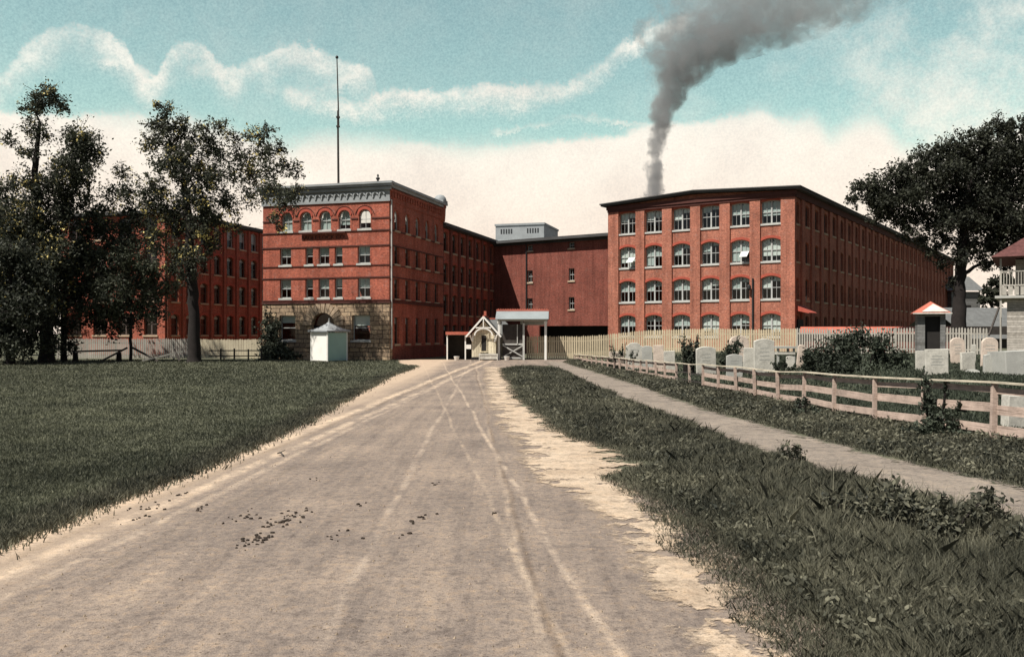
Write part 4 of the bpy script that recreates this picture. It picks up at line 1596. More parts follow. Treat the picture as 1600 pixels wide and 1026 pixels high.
# low rails and broken timber at the foot of the left trees
lf = thing('low_rail_fence', 'low dark two rail fence before the cream pickets', 'fence', (GX(345, 70), 70, 0))
for px in (345, 366, 388, 408):
    mb = MB()
    mb.box(-0.05, 0.05, -0.05, 0.05, -0.2, 0.95 if px != 388 else 0.9)
    o = mb.build('post', M['oldwood'], lf)
    o.location = (GX(px, 70) - GX(345, 70), 0, 0)
for z in (0.35, 0.78):
    mb = MB()
    mb.beam((-1.0, 0.09, z), (GX(410, 70) - GX(345, 70), 0.09, z), 0.05, 0.08)
    mb.build('rail', M['oldwood'], lf)
for i, (a, b, lab) in enumerate((((112, 549, 66), (190, 547, 66.5), 'long dark pole lying level on stumps left of the thin trunk'),
                                 ((160, 563, 65), (199, 543, 66.2), 'dark plank leaning up against the thin trunk from the left'),
                                 ((207, 543, 66.2), (247, 564, 65.2), 'thin dark plank leaning down to the right of the thin trunk'),
                                 ((272, 545, 66), (281, 564, 65.5), 'short dark stake tilting beside the thick trunk'),
                                 ((222, 563, 65), (285, 549, 66), 'grey board lying slanted before the grey pickets'))):
    pa, pb_ = P(*a), P(*b)
    for p in (pa, pb_):
        p.z = max(p.z, 0.08)
    mb = MB()
    mid_ = (pa + pb_) / 2
    mb.beam(pa - mid_, pb_ - mid_, 0.1, 0.13)
    o = mb.build('timber', M['oldwood'] if i != 4 else M['picket_grey'])
    o.location = mid_
    tag(o, lab, 'timber')
for px, lab in ((118, 'squat stump holding up the left end of the level pole'), (186, 'squat stump holding up the right end of the level pole')):
    mb = MB()
    mb.lathe([(0.24, -0.1), (0.2, 0.2), (0.17, 0.72)], 9)
    o = mb.build('tree_stump', M['bark'])
    o.location = (GX(px, 66.2), 66.2, 0)
    tag(o, lab, 'stump')


# ------------------------------------------------------------------ booth
bo = thing('square_booth', 'white square booth, its shaded side coloured pale teal, with flared tin roof before the office', 'booth', (GX(511.5, 66.6), 66.6, 0))
bl, br = Vector((-0.787, 0.617, 0)), Vector((0.617, 0.787, 0))
bl2 = Vector((-0.78, 0.62, 0)) * 1.95
br2 = Vector((0.62, 0.78, 0)) * 1.95


def panel(name, mt, a, b, z0, z1, th=0.04):
    mb = MB()
    n = Vector((b - a)).cross(Vector((0, 0, 1))).normalized() * th
    mb.faces([a + Vector((0, 0, z0)), b + Vector((0, 0, z0)), b + Vector((0, 0, z1)), a + Vector((0, 0, z1)),
              a - n + Vector((0, 0, z0)), b - n + Vector((0, 0, z0)), b - n + Vector((0, 0, z1)), a - n + Vector((0, 0, z1))],
             [(0, 1, 2, 3), (7, 6, 5, 4), (0, 4, 5, 1), (1, 5, 6, 2), (2, 6, 7, 3), (3, 7, 4, 0)])
    return mb.build(name, mt, bo)


o0 = Vector((0, 0, 0))
e = 0.05
panel('wall_panel', M['white'], o0 + bl2 * 0.98, o0 + bl2 * 0.03, 0.06, 2.22)['label'] = 'white left face'
panel('wall_panel', M['teal'], o0 + br2 * 0.03, o0 + br2 * 0.98, 0.06, 2.22)['label'] = 'right face, white in shade coloured pale teal'
panel('wall_panel', M['white'], bl2 + br2 * 0.97, bl2 * 0.97 + br2 * 0.05, 0.06, 2.22)
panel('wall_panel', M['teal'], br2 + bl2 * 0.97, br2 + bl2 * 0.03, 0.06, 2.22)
for c in (o0, bl2, br2, bl2 + br2):
    mb = MB()
    mb.box(c.x - 0.05, c.x + 0.05, c.y - 0.05, c.y + 0.05, -0.1, 2.27)
    mb.build('corner_post', M['white'], bo)
mb = MB()
cc = (bl2 + br2) / 2
prof = [(1.17, 2.28), (1.18, 2.38), (0.8, 2.52), (0.45, 2.72), (0.2, 2.9), (0.05, 3.05)]
vs = []
for r, z in prof:
    for sa, sb in ((-1, -1), (1, -1), (1, 1), (-1, 1)):
        q_ = cc + (bl2.normalized() * sa + br2.normalized() * sb) * r
        vs.append((q_.x, q_.y, z))
fs = [(0, 1, 2, 3)]
for i in range(len(prof) - 1):
    for k in range(4):
        k2 = (k + 1) % 4
        fs.append((i * 4 + k, i * 4 + k2, i * 4 + 4 + k2, i * 4 + 4 + k))
mb.faces(vs, fs)
mb.build('roof', M['cornice'], bo)
mb = MB()
mb.lathe([(0.06, 3.0), (0.09, 3.1), (0.03, 3.16), (0.06, 3.24), (0.01, 3.36)], 10, 0, (cc.x, cc.y))
mb.build('finial', M['sill'], bo, True)

# ------------------------------------------------------------------ brick kiosk in the graveyard
KY = 56.0
kx0 = GX(1456, KY)
kz = g(kx0, KY)
kg = thing('brick_kiosk', 'narrow brick kiosk with a dark doorway and red pyramid roof among the graves', 'kiosk', (kx0, KY, kz), rad(-20))
kh = 5.2 - 0.6
zk = H + (HY - 489) / F * KY - kz
mb = MB()
mb.box(-0.85, -0.4, 0, 1.6, -0.4, zk)
mb.box(0.5, 0.8, 0, 1.6, -0.4, zk)
mb.box(-0.4, 0.5, 1.5, 1.6, -0.4, zk)
mb.box(-0.4, 0.5, 0, 1.5, zk - 0.22, zk - 0.002)
mb.build('wall', M['greywall'], kg)
mb = MB()
mb.box(-0.4, 0.5, 0.25, 0.3, -0.4, zk - 0.23)
mb.build('door', M['dark'], kg)
mb = MB()
R = 1.12
pt_ = zk + 0.78
cv = [(-R, -0.35, zk), (R, -0.35, zk), (R, 1.95, zk), (-R, 1.95, zk), (0, 0.8, pt_)]
mb.faces(cv, [(1, 2, 4), (2, 3, 4), (3, 0, 4), (0, 3, 2, 1)], 0)
mb.faces([cv[0], cv[1], cv[4]], [(0, 1, 2)], 0)
mb.build('roof', M['redroof'], kg)
mb = MB()
mb.faces([(-0.62, -0.30, zk + 0.09), (0.95, -0.30, zk + 0.09), (0.12, 0.52, zk + 0.62)], [(0, 1, 2)])
mb.box(-R - 0.02, R + 0.02, -0.38, -0.355, zk - 0.06, zk + 0.02)
mb.build('roof_panel', M['marble'], kg)

# ------------------------------------------------------------------ gravestones
GSGROUP = 'gravestones behind the rail fence'


def stone(px0, px1, ytop, Y, shape, mat, label, th=0.12, lean=0.0, tilt=0.0, rz=None, name='gravestone', cat='gravestone'):
    x0, x1 = GX(px0, Y), GX(px1, Y)
    w = x1 - x0
    xc = (x0 + x1) / 2
    gz = g(xc, Y)
    h = H + (HY - ytop) / F * Y - gz
    pts = [(-w / 2, -0.25), (w / 2, -0.25)]
    if shape == 'round':
        r = w / 2
        for k in range(11):
            a = math.pi * k / 10
            pts.append((r * math.cos(a), h - r * 0.75 + r * 0.75 * math.sin(a)))
    elif shape == 'segment':
        for k in range(9):
            t = 1 - 2 * k / 8
            pts.append((w / 2 * t, h - 0.12 * w * t * t))
    elif shape == 'shoulder':
        s = w * 0.14
        pts += [(w / 2, h - s * 1.5), (w / 2 - s, h - s * 1.2)]
        for k in range(9):
            a = math.pi * k / 8
            pts.append(((w / 2 - s) * math.cos(a), h - s * 1.2 + s * 1.2 * math.sin(a)))
        pts += [(-w / 2, h - s * 1.5)]
    else:
        pts += [(w / 2, h), (-w / 2, h - 0.01 * w)]
    mb = MB()
    n = len(pts)
    bev = 0.015
    ymid = th / 2
    v = []
    cxm = 0.0
    czm = h / 2
    for yy, sc in ((-ymid, 0.975), (-ymid + bev, 1.0), (ymid - bev, 1.0), (ymid, 0.975)):
        for x, z in pts:
            v.append((x * sc, yy, czm + (z - czm) * sc if z > 0 else z))
    fs = [tuple(range(n)), tuple(range(4 * n - 1, 3 * n - 1, -1))]
    for r in range(3):
        for i in range(n):
            j = (i + 1) % n
            fs.append((r * n + i, (r + 1) * n + i, (r + 1) * n + j, r * n + j))
    mb.faces(v, fs)
    o = mb.build(name, M[mat])
    o.location = (xc, Y, gz)
    lean = lean or random.uniform(-0.04, 0.04)
    o.rotation_euler = (tilt + random.uniform(-0.03, 0.03), lean, rz if rz is not None else random.uniform(-0.12, 0.12))
    tag(o, label, cat, GSGROUP)
    if h > 0.9 and w > 0.6 and shape != 'box':
        ins = MB()   # recessed inscription lines too worn to read
        for k in range(4):
            zz = h * (0.72 - 0.11 * k)
            ww = w * random.uniform(0.4, 0.62)
            ins.box(-ww / 2, ww / 2, -ymid - 0.004, -ymid + 0.004, zz, zz + 0.03)
        ins.build('inscription', M['marble_grey'], o)
    return o


random.seed(12)
stone(952, 975, 549, 58, 'flat', 'marble_pink', 'low wide pale stone, leftmost of the graveyard', 0.2)
stone(977, 1003, 535, 52, 'shoulder', 'marble', 'pale stone with round shoulders right behind the leftmost low stone')
stone(1004, 1020, 540, 51, 'segment', 'marble_grey', 'greyish upright slab beside the pale shouldered stone')
stone(1021, 1037, 539, 50, 'flat', 'marble_pink', 'square topped slab left of the small bush', 0.14)
stone(1038, 1055, 548, 47, 'flat', 'marble', 'short square slab touching the small bush')
stone(1088, 1119, 541, 43, 'segment', 'marble', 'wide pale slab between the two small bushes', 0.16)
stone(1139, 1170, 524, 50, 'round', 'marble_pink', 'tall pinkish round headed stone behind the second small bush', 0.15)
stone(1135, 1160, 553, 40, 'segment', 'marble_grey', 'short grey stone in front of the tall pinkish one', 0.15)
stone(1161, 1177, 543, 43, 'flat', 'marble', 'narrow pale slab tucked against the broad slab')
stone(1178, 1210, 529, 41, 'segment', 'marble', 'broad tall pale slab below the factory corner', 0.16)
stone(1228, 1240, 556, 41, 'segment', 'marble', 'small pale marker under the dark table tomb')
stone(1244, 1254, 538, 42, 'round', 'marble_pink', 'thin leaning stone at the left edge of the big bush', 0.14, 0.1)
stone(1431, 1445, 548, 36, 'flat', 'marble', 'narrow pale slab half behind the big square slab', 0.12)
stone(1446, 1480, 545, 33, 'flat', 'marble', 'big square topped slab in front of the brick kiosk', 0.18, 0.0, 0, -0.1)
stone(1486, 1508, 527, 44, 'round', 'marble_pink', 'tall round headed stone right of the brick kiosk', 0.13)
stone(1501, 1523, 550, 36, 'flat', 'marble', 'square slab in front of the round headed stone by the kiosk', 0.14)
stone(1518, 1524, 538, 47, 'flat', 'marble', 'thin white marker post behind the square slab', 0.1)
stone(1533, 1557, 527, 40, 'round', 'marble_pink', 'tall round headed stone left of the clapboard house', 0.16)
stone(1537, 1556, 553, 33.5, 'segment', 'marble_grey', 'lower grey stone set before the tall round headed one', 0.16)
stone(1558, 1700, 545, 33, 'flat', 'marble_grey', 'very long grey block tomb at the right edge', 1.2, 0, 0, 0.0, 'block_tomb', 'tomb')
stone(1510, 1529, 577, 34, 'segment', 'marble_grey', 'low tilted grey footstone among the weeds', 0.2, 0.12, -0.3)
stone(1568, 1640, 617, 19.5, 'flat', 'marble', 'small pale block just inside the nearest fence rails', 0.3)
# table tomb
ty = 46
tt = thing('table_tomb', 'dark edged table tomb with a flat slab right of the broad pale stone', 'tomb', (GX(1226, ty), ty, g(GX(1226, ty), ty)))
tt['group'] = GSGROUP
mb = MB()
zt = H + (HY - 541) / F * ty - tt.location.z
mb.box(-0.55, 0.5, -0.4, 0.9, zt - 0.1, zt)
mb.build('slab', M['marble_grey'], tt)
for x, y in ((-0.48, -0.3), (0.36, -0.3), (-0.48, 0.7), (0.36, 0.7)):
    mb = MB()
    mb.box(x, x + 0.1, y, y + 0.1, -0.2, zt - 0.1)
    mb.build('leg', M['marble_grey'], tt)
mb = MB()
mb.box(-0.5, 0.45, -0.34, 0.84, zt - 0.42, zt - 0.3)
mb.build('shelf', M['marble'], tt)

# ------------------------------------------------------------------ wooden house at right edge
HYY = 59.0
hx = GX(1562, HYY)
hg = g(hx + 2, HYY)
ho = thing('clapboard_house', 'weathered grey clapboard house with an upper porch and red shingle roof at the right edge', 'house', (hx, HYY, 0), rad(-31))


def zy(py, Y=HYY):
    return H + (HY - py) / F * Y


mb = MB()
mb.box(0.42, 9.0, 0.4, 9.0, 0.2, zy(466))
mb.box(0.9, 9.0, 1.6, 9.0, zy(466), zy(404))
mb.build('wall', M['clapboard'], ho)
mb = MB()
mb.box(-0.28, 9.0, -0.15, 9.1, zy(466) + 0.002, zy(462))
mb.build('porch_floor', M['marble_grey'], ho)
for x in (0.0, 1.95, 4.2, 6.5):
    mb = MB()
    mb.box(x, x + 0.12, -0.05, 0.07, hg - 0.3, zy(466))
    mb.box(x, x + 0.12, -0.05, 0.07, zy(462), zy(404))
    mb.build('post', M['picket_grey'], ho)
mb = MB()
for py in (446, 424):
    mb.box(0.12, 9, -0.03, 0.05, zy(py) - 0.05, zy(py) + 0.05)
for k in range(50):
    x = 0.22 + k * 0.17
    mb.box(x, x + 0.05, -0.01, 0.03, zy(446), zy(424))
for k in range(24):
    x = 0.14 + k * 0.36
    mb.box(x, x + 0.27, -0.02, 0.02, zy(461), zy(448))
mb.build('railing', M['picket_grey'], ho)
mb = MB()
mb.faces([(-0.5, -0.6, zy(402)), (9.5, -0.6, zy(402)), (9.5, 9.5, zy(402)), (-0.5, 9.5, zy(402)), (4.5, 4.5, zy(402) + 3.6)], [(0, 1, 4), (1, 2, 4), (2, 3, 4), (3, 0, 4), (0, 3, 2, 1)])
mb.build('roof', mat_plain('maroon_shingle', (0.11, 0.045, 0.04), 0.9, 0.5, 3, 12), ho)
mb = MB()
mb.box(2.4, 3.3, 0.36, 0.42, 1.9, 3.6)
mb.box(1.6, 2.4, 1.56, 1.62, zy(460), zy(425))
mb.build('window', M['dark'], ho)
pa, pb_ = P(1561, 480, 58.6), P(1545, 524, 57.5)
mb = MB()
mb.beam(pa, pb_, 0.1, 0.1)
tag(mb.build('prop_pole', M['oldwood']), 'dark pole leaning against the porch post of the clapboard house', 'pole')

# sheds and far houses
sd = thing('long_shed', 'long low shed with a red roof behind the weathered picket fence', 'shed', (GX(1256, 76), 76, 0), math.atan2(72 - 76, GX(1500, 72) - GX(1256, 76)))
L_ = math.hypot(GX(1500, 72) - GX(1256, 76), 4)
mb = MB()
mb.box(0, L_, 0, 1.6, -0.3, 2.1)
mb.build('wall', M['brick_dark'], sd)
mb = MB()
mb.prism([(-0.3, 2.1), (L_ + 0.3, 2.1), (L_ + 0.3, 2.15), (-0.3, 2.15)], -0.35, 0.0)
mb.faces([(-0.3, -0.35, 2.16), (L_ + 0.3, -0.35, 2.16), (L_ + 0.3, 1.9, 2.75), (-0.3, 1.9, 2.75)], [(0, 1, 2, 3)])
mb.build('roof', M['redroof'], sd)

bs = thing('grey_barn', 'low grey barn with broad pale roof just left of the clapboard house', 'barn', (GX(1500, 92), 92, 0), rad(8))
mb = MB()
mb.box(-1.0, 9.0, 0, 6, -0.3, 2.9)
mb.build('wall', M['oldwood'], bs)
mb = MB()
mb.faces([(0.8, -0.6, 1.6), (9.3, -0.6, 1.6), (9.0, 4.2, 5.0), (-0.6, 4.2, 5.0)], [(0, 1, 2, 3)])
mb.faces([(-0.6, 4.2, 5.0), (9.0, 4.2, 5.0), (9.3, 8, 2.6), (-1.2, 8, 2.6)], [(0, 1, 2, 3)])
mb.build('roof', M['greyroof'], bs)
fh = thing('far_house', 'distant grey gabled house seen right of the big tree trunk', 'house', (GX(1504, 150), 150, 0), rad(5))
mb = MB()
mb.box(-2, 3.2, 0, 7, 0, 9.3)
mb.build('wall', M['greywall'], fh)
mb = MB()
zt1, zt2 = zy(454, 150), zy(430, 150)
mb.faces([(-3, -0.5, zt1), (3.8, -0.5, zt1), (3.4, 3.5, zt2), (-3, 3.5, zt2)], [(0, 1, 2, 3)])
mb.faces([(-3, 3.5, zt2), (3.4, 3.5, zt2), (3.8, 7.5, zt1), (-3, 7.5, zt1)], [(0, 1, 2, 3)])
mb.build('roof', M['greyroof'], fh)
mb = MB()
mb.box(0.6, 1.5, -0.05, 0.0, 5.2, 7.0)
mb.build('window', M['dark'], fh)


# ------------------------------------------------------------------ foliage
def leaf_quads(cent, size, rng, flat=0.0):
    """one kite-shaped leaf spray per centre"""
    K = len(cent)
    a = rng.normal(size=(K, 3))
    a /= np.linalg.norm(a, axis=1, keepdims=True)
    b = rng.normal(size=(K, 3))
    b -= a * (a * b).sum(1, keepdims=True)
    b /= np.linalg.norm(b, axis=1, keepdims=True)
    s = size * rng.uniform(0.55, 1.35, size=(K, 1))
    asp = rng.uniform(0.35, 0.65, size=(K, 1))
    v = np.stack([cent - a * s, cent + b * s * asp + a * s * 0.1, cent + a * s, cent - b * s * asp + a * s * 0.1], axis=1)
    return v


def clump_points(rng, c, r, n, nsub, tight=0.26, squash=(1, 0.8, 0.85)):
    """leaf positions gathered in sub-clumps spread through a ball"""
    sub = rng.normal(size=(nsub, 3))
    sub /= np.linalg.norm(sub, axis=1, keepdims=True)
    sub *= (rng.uniform(0.15, 1.0, size=(nsub, 1)) ** 0.5) * r
    sub *= np.array(squash)
    idx = rng.integers(0, nsub, n)
    sz = rng.uniform(0.55, 1.5, nsub)[idx][:, None]
    off = rng.normal(size=(n, 3)) * r * tight * sz
    return np.array(c) + sub[idx] + off, np.array(c) + sub


def tree(name, label, cat, base, trunk, radii, blobs, mat, leaf=0.2, dens=260, seed=1, group=None, twig=0.03):
    """base (x,y); trunk: list of (px,py,Y); blobs: (px,py,rpx,Y[,density])"""
    rng = np.random.default_rng(seed)
    rnd = random.Random(seed)
    bz = g(*base)
    root = thing(name, label, cat, (base[0], base[1], bz), 0, group)
    o = Vector((base[0], base[1], bz))
    tp = [Vector((base[0], base[1], bz - 0.3))] + [P(*t) for t in trunk]
    mb = MB()
    # finely bent trunk with root flare
    pts, rs = [], []
    for i in range(len(tp) - 1):
        for k in range(4):
            t = k / 4
            p = tp[i].lerp(tp[i + 1], t)
            w = 0.06 if pts else 0
            pts.append(p + Vector((rnd.uniform(-w, w), rnd.uniform(-w, w), 0)) - o)
            rs.append((radii[i] * (1 - t) + radii[i + 1] * t) * (1.35 if not pts[1:] else 1.0) * rnd.uniform(0.95, 1.06))
    pts.append(tp[-1] - o)
    rs.append(radii[-1])
    mb.tube(pts, rs, 12)
    nodes = [(p, r) for p, r in zip(pts[3:], rs[3:])]
    quads = []
    for bl_ in sorted(blobs, key=lambda b: -b[1]):
        px, py, rp, Y = bl_[:4]
        dn = bl_[4] if len(bl_) > 4 else 1.0
        c = P(px, py, Y) - o
        r = rp / F * Y
        # limb to the clump from a lower node
        best = min(nodes, key=lambda q: (q[0] - c).length + max(0, q[0].z - c.z + 0.6) * 3)
        st, r0 = best
        L = (c - st).length
        lim, lr = [], []
        rr0 = min(r0 * 0.75, 0.05 + 0.035 * L)
        side = Vector((rnd.uniform(-1, 1), rnd.uniform(-1, 1), rnd.uniform(0, 0.7))) * L * 0.09
        for k in range(7):
            t = k / 6
            p = st.lerp(c, t) + Vector((0, 0, 1)) * math.sin(t * math.pi) * L * 0.08 + side * math.sin(t * math.pi) + Vector([rnd.uniform(-1, 1) * 0.05 * L * (0 < k < 6) for _ in range(3)]) * 0.5
            lim.append(p)
            lr.append(rr0 * (1 - 0.72 * t))
        mb.tube(lim, lr, 7)
        for k in (3, 6):
            nodes.append((lim[k], lr[k]))
        n = int(dens * dn * r * r)
        nsub = max(6, int(6 * r * r + 5))
        pos, subs = clump_points(rng, c, r * 0.86, n, nsub, 0.2 if r > 1.2 else 0.3)
        quads.append(leaf_quads(pos, leaf, rng))
        for s_ in subs[:min(len(subs), 16)]:
            e_ = Vector(s_)
            m_ = c.lerp(e_, 0.5) + Vector((rnd.uniform(-.15, .15), rnd.uniform(-.15, .15), rnd.uniform(0, .2)))
            mb.tube([c, m_, e_ + (e_ - c) * 0.15], [twig * 1.6, twig, twig * 0.4], 4, cap=False)
        # stray sprays reaching out of the outline
        ns = int(10 + 5 * r)
        d = rng.normal(size=(ns, 3))
        d /= np.linalg.norm(d, axis=1, keepdims=True)
        for dd in d:
            tip_ = np.array(c) + dd * r * rng.uniform(1.0, 1.3)
            start = np.array(c) + dd * r * 0.5
            mb.tube([Vector(start), Vector(tip_)], [twig * 0.8, twig * 0.25], 3, cap=False)
            tt_ = rng.uniform(0.3, 1.05, size=(10, 1))
            quads.append(leaf_quads(start + (tip_ - start) * tt_ + rng.normal(size=(10, 3)) * 0.1, leaf * 0.75, rng))
    mb.build('trunk', M['bark'], root, True)
    np_mesh('crown', np.concatenate(quads), 4, mat, root)
    return root


# tree A: tall thin-crowned elm at the far left
YA = 64
tree('elm_tree', 'tall dark elm with a narrow ragged top at the far left', 'tree', (GX(73, YA), YA),
     [(74, 500, YA), (72, 430, YA), (60, 360, YA), (55, 270, YA), (62, 190, YA)], [0.55, 0.45, 0.4, 0.32, 0.22, 0.1],
     [(68, 150, 26, YA), (52, 172, 20, YA), (92, 165, 18, YA), (60, 205, 24, YA, .8), (48, 245, 20, YA, .7), (38, 285, 26, YA, .7),
      (120, 215, 32, YA), (130, 250, 36, YA + 1), (105, 265, 38, YA - 1, 1.2), (135, 225, 24, YA), (75, 300, 40, YA, 1.2), (115, 300, 36, YA + 1),
      (10, 215, 16, YA, .4), (8, 300, 30, YA + 1, .9), (30, 340, 48, YA - 1, 1.4), (80, 350, 46, YA + 1, 1.4), (5, 380, 50, YA, 1.5), (60, 395, 50, YA - 1.5, 1.5),
      (110, 340, 28, YA, .8), (20, 440, 50, YA, 1.5), (85, 425, 42, YA + 1, 1.3), (-40, 330, 50, YA, 1.2), (-50, 420, 60, YA, 1.3), (10, 490, 40, YA - 1, 1.5), (70, 470, 38, YA - 1, 1.3)],
     M['leaf_a'], 0.115, 600, 21)
YB = 65
tree('elm_tree', 'spreading elm with yellowing tips and a thick bare trunk left of the office', 'tree', (GX(303, YB), YB),
     [(303, 510, YB), (301, 460, YB), (298, 400, YB), (296, 345, YB), (288, 290, YB), (283, 240, YB)], [0.5, 0.42, 0.38, 0.34, 0.28, 0.2, 0.1],
     [(262, 170, 14, YB, .5), (248, 165, 8, YB, .5), (285, 190, 12, YB, .5), (250, 200, 28, YB), (280, 215, 30, YB + 1, 1.1), (235, 225, 20, YB, .8), (262, 250, 32, YB - 1, 1.2),
      (300, 240, 30, YB, 1), (325, 205, 20, YB, .7), (345, 200, 16, YB, .6), (365, 215, 14, YB, .5), (335, 235, 28, YB + 1, .9), (310, 280, 32, YB, 1.1), (345, 275, 30, YB - 1, 1),
      (375, 245, 22, YB, .8), (400, 215, 20, YB, .7), (420, 205, 14, YB, .5), (412, 240, 22, YB, .8), (435, 235, 16, YB, .6), (390, 275, 24, YB, .9), (425, 265, 20, YB, .8),
      (450, 260, 18, YB, .6), (465, 270, 12, YB, .4), (425, 300, 22, YB - 1, .9), (445, 320, 20, YB - 1, 1), (462, 300, 14, YB - 1, .7), (395, 310, 20, YB, .7), (430, 340, 12, YB - 1, .6), (440, 358, 8, YB - 1, .5),
      (190, 270, 16, YB, .6), (205, 300, 24, YB, .9), (235, 290, 26, YB, 1), (250, 325, 36, YB, 1.2), (205, 340, 28, YB + 1, 1.1), (280, 350, 38, YB + 1, 1.2), (320, 330, 32, YB - 1, 1.1),
      (355, 320, 26, YB, .9), (365, 355, 18, YB, .6), (240, 375, 28, YB, 1), (285, 395, 28, YB, .9), (320, 380, 26, YB, .9), (170, 300, 18, YB, .6), (335, 345, 16, YB, .7), (165, 330, 20, YB, .7), (300, 405, 22, YB - 1, .9), (318, 350, 26, YB - 1.5, 1), (292, 430, 16, YB - 1, .7), (300, 310, 26, YB - 1.5, 1), (285, 270, 22, YB - 1.5, 1), (270, 420, 18, YB, .8)],
     M['leaf_a'], 0.115, 520, 22)
YC = 62
tree('maple_sapling', 'small pale leaved tree with a thin trunk between the two elms', 'tree', (GX(205, YC + 4), YC + 4),
     [(205, 530, YC + 4), (205, 500, YC + 4), (204, 460, YC + 4), (200, 410, YC + 4)], [0.13, 0.11, 0.1, 0.09, 0.05],
     [(200, 395, 32, YC + 3), (165, 405, 34, YC + 4), (145, 440, 34, YC + 4), (180, 450, 38, YC + 3), (215, 440, 34, YC + 4), (240, 455, 28, YC + 4), (262, 450, 20, YC + 4, .8), (235, 420, 26, YC + 3),
      (140, 480, 26, YC + 4, .8), (215, 485, 28, YC + 4, .9), (245, 490, 18, YC + 4, .7), (175, 490, 26, YC + 4, .8), (130, 400, 22, YC + 5, .8)],
     M['leaf_c'], 0.12, 560, 23)
tree('dark_spruce_clump', 'dense dark tree drooping to the ground at the left edge', 'tree', (GX(15, 60), 60),
     [(15, 500, 60), (15, 440, 60), (18, 380, 60)], [0.3, 0.26, 0.2, 0.1],
     [(10, 400, 44, 60, 1.2), (50, 430, 40, 60.5, 1.2), (-20, 460, 50, 60, 1.2), (35, 480, 44, 59.5, 1.3), (5, 520, 40, 60, 1.3), (55, 520, 32, 60, 1.1), (80, 540, 20, 60.5, 1), (25, 545, 26, 59.5, 1.1), (-30, 540, 40, 60, 1.1)],
     M['leaf_b'], 0.13, 450, 24)
tree('dark_shrub_tree', 'dark bushy tree filling the gap between the left elm and the small pale tree', 'tree', (GX(100, 67), 67),
     [(100, 500, 67), (102, 440, 67), (105, 400, 67)], [0.22, 0.2, 0.15, 0.1],
     [(115, 380, 36, 67), (150, 365, 30, 67), (95, 430, 36, 67, 1.1), (115, 470, 30, 67), (95, 510, 30, 67, .9), (105, 540, 18, 66.5, .9), (185, 365, 24, 67, .9), (135, 330, 22, 67, .6), (215, 375, 20, 67, .8), (140, 400, 30, 67.5, 1.2), (180, 395, 28, 67.5, 1.1), (135, 450, 30, 67.5, 1.2), (165, 440, 28, 67.5, 1.1), (145, 495, 26, 67.5, 1.1), (185, 480, 26, 67.5, 1), (210, 420, 24, 67.5, .9), (175, 515, 18, 67.5, .9), (215, 500, 18, 67.5, .8), (150, 340, 20, 67, .9), (240, 480, 16, 67.5, .7)],
     M['leaf_b'], 0.13, 420, 25)
# right tree
YR = 70
tree('maple_tree', 'great dark spreading tree behind the graveyard on the right', 'tree', (GX(1497, YR), YR),
     [(1498, 480, YR), (1499, 440, YR), (1503, 400, YR), (1507, 350, YR), (1515, 290, YR), (1530, 240, YR)], [0.6, 0.5, 0.44, 0.42, 0.34, 0.25, 0.12],
     [(1560, 205, 26, YR), (1595, 205, 30, YR), (1530, 218, 24, YR), (1500, 225, 22, YR, .9), (1470, 238, 26, YR, .9), (1440, 245, 18, YR, .7), (1425, 265, 24, YR, .9), (1400, 275, 22, YR, .9),
      (1370, 290, 20, YR, .9), (1345, 296, 16, YR, .8), (1332, 312, 13, YR, .8), (1365, 312, 24, YR, 1), (1400, 305, 28, YR + 1, 1.1), (1440, 290, 34, YR, 1.2), (1480, 270, 36, YR - 1, 1.2), (1520, 255, 38, YR + 1, 1.3),
      (1560, 245, 38, YR - 1, 1.3), (1600, 250, 42, YR, 1.3), (1500, 305, 38, YR + 1, 1.2), (1540, 295, 40, YR, 1.4), (1585, 300, 42, YR, 1.4), (1460, 325, 28, YR, .9), (1425, 335, 24, YR, .8),
      (1395, 335, 20, YR, .9), (1370, 335, 16, YR, .7), (1450, 350, 18, YR, .7), (1500, 350, 26, YR, .9), (1540, 345, 36, YR + 1, 1.3), (1585, 350, 38, YR - 1, 1.4), (1475, 375, 20, YR, .8), (1515, 385, 22, YR, .9),
      (1555, 385, 28, YR, 1.2), (1590, 390, 26, YR, 1.1), (1455, 395, 14, YR, .6), (1540, 410, 14, YR, .8), (1570, 412, 12, YR, .8), (1640, 260, 50, YR, 1), (1650, 340, 50, YR, 1), (1470, 410, 14, YR, .5), (1485, 440, 10, YR, .5), (1420, 362, 18, YR, .8), (1445, 378, 16, YR, .8), (1480, 345, 26, YR - 1, 1), (1525, 330, 30, YR - 1, 1.1), (1385, 318, 22, YR, 1), (1430, 312, 28, YR - 1, 1), (1570, 330, 34, YR - 1, 1.2), (1600, 370, 30, YR, 1.1), (1500, 400, 14, YR - 1, .7)],
     M['leaf_r'], 0.135, 680, 26)
tree('dark_evergreen', 'dark distant tree between the far house and the clapboard house', 'tree', (GX(1550, 120), 120),
     [(1550, 500, 120), (1550, 460, 120)], [0.3, 0.25, 0.15], [(1548, 455, 12, 120, 1.2), (1556, 442, 10, 120, 1.2), (1540, 468, 10, 120, 1.2), (1560, 465, 14, 120, 1.2), (1575, 440, 14, 120, 1)],
     M['leaf_b'], 0.3, 120, 27)
# distant foliage behind the buildings at the left
tree('dark_background_tree', 'dark tree behind the far left elm', 'tree', (GX(-20, 84), 84), [(-20, 470, 84), (-20, 400, 84)], [0.4, 0.35, 0.2],
     [(0, 360, 50, 84), (-40, 400, 60, 84), (40, 420, 50, 84), (0, 470, 50, 84), (60, 480, 40, 84)], M['leaf_b'], 0.25, 110, 28)


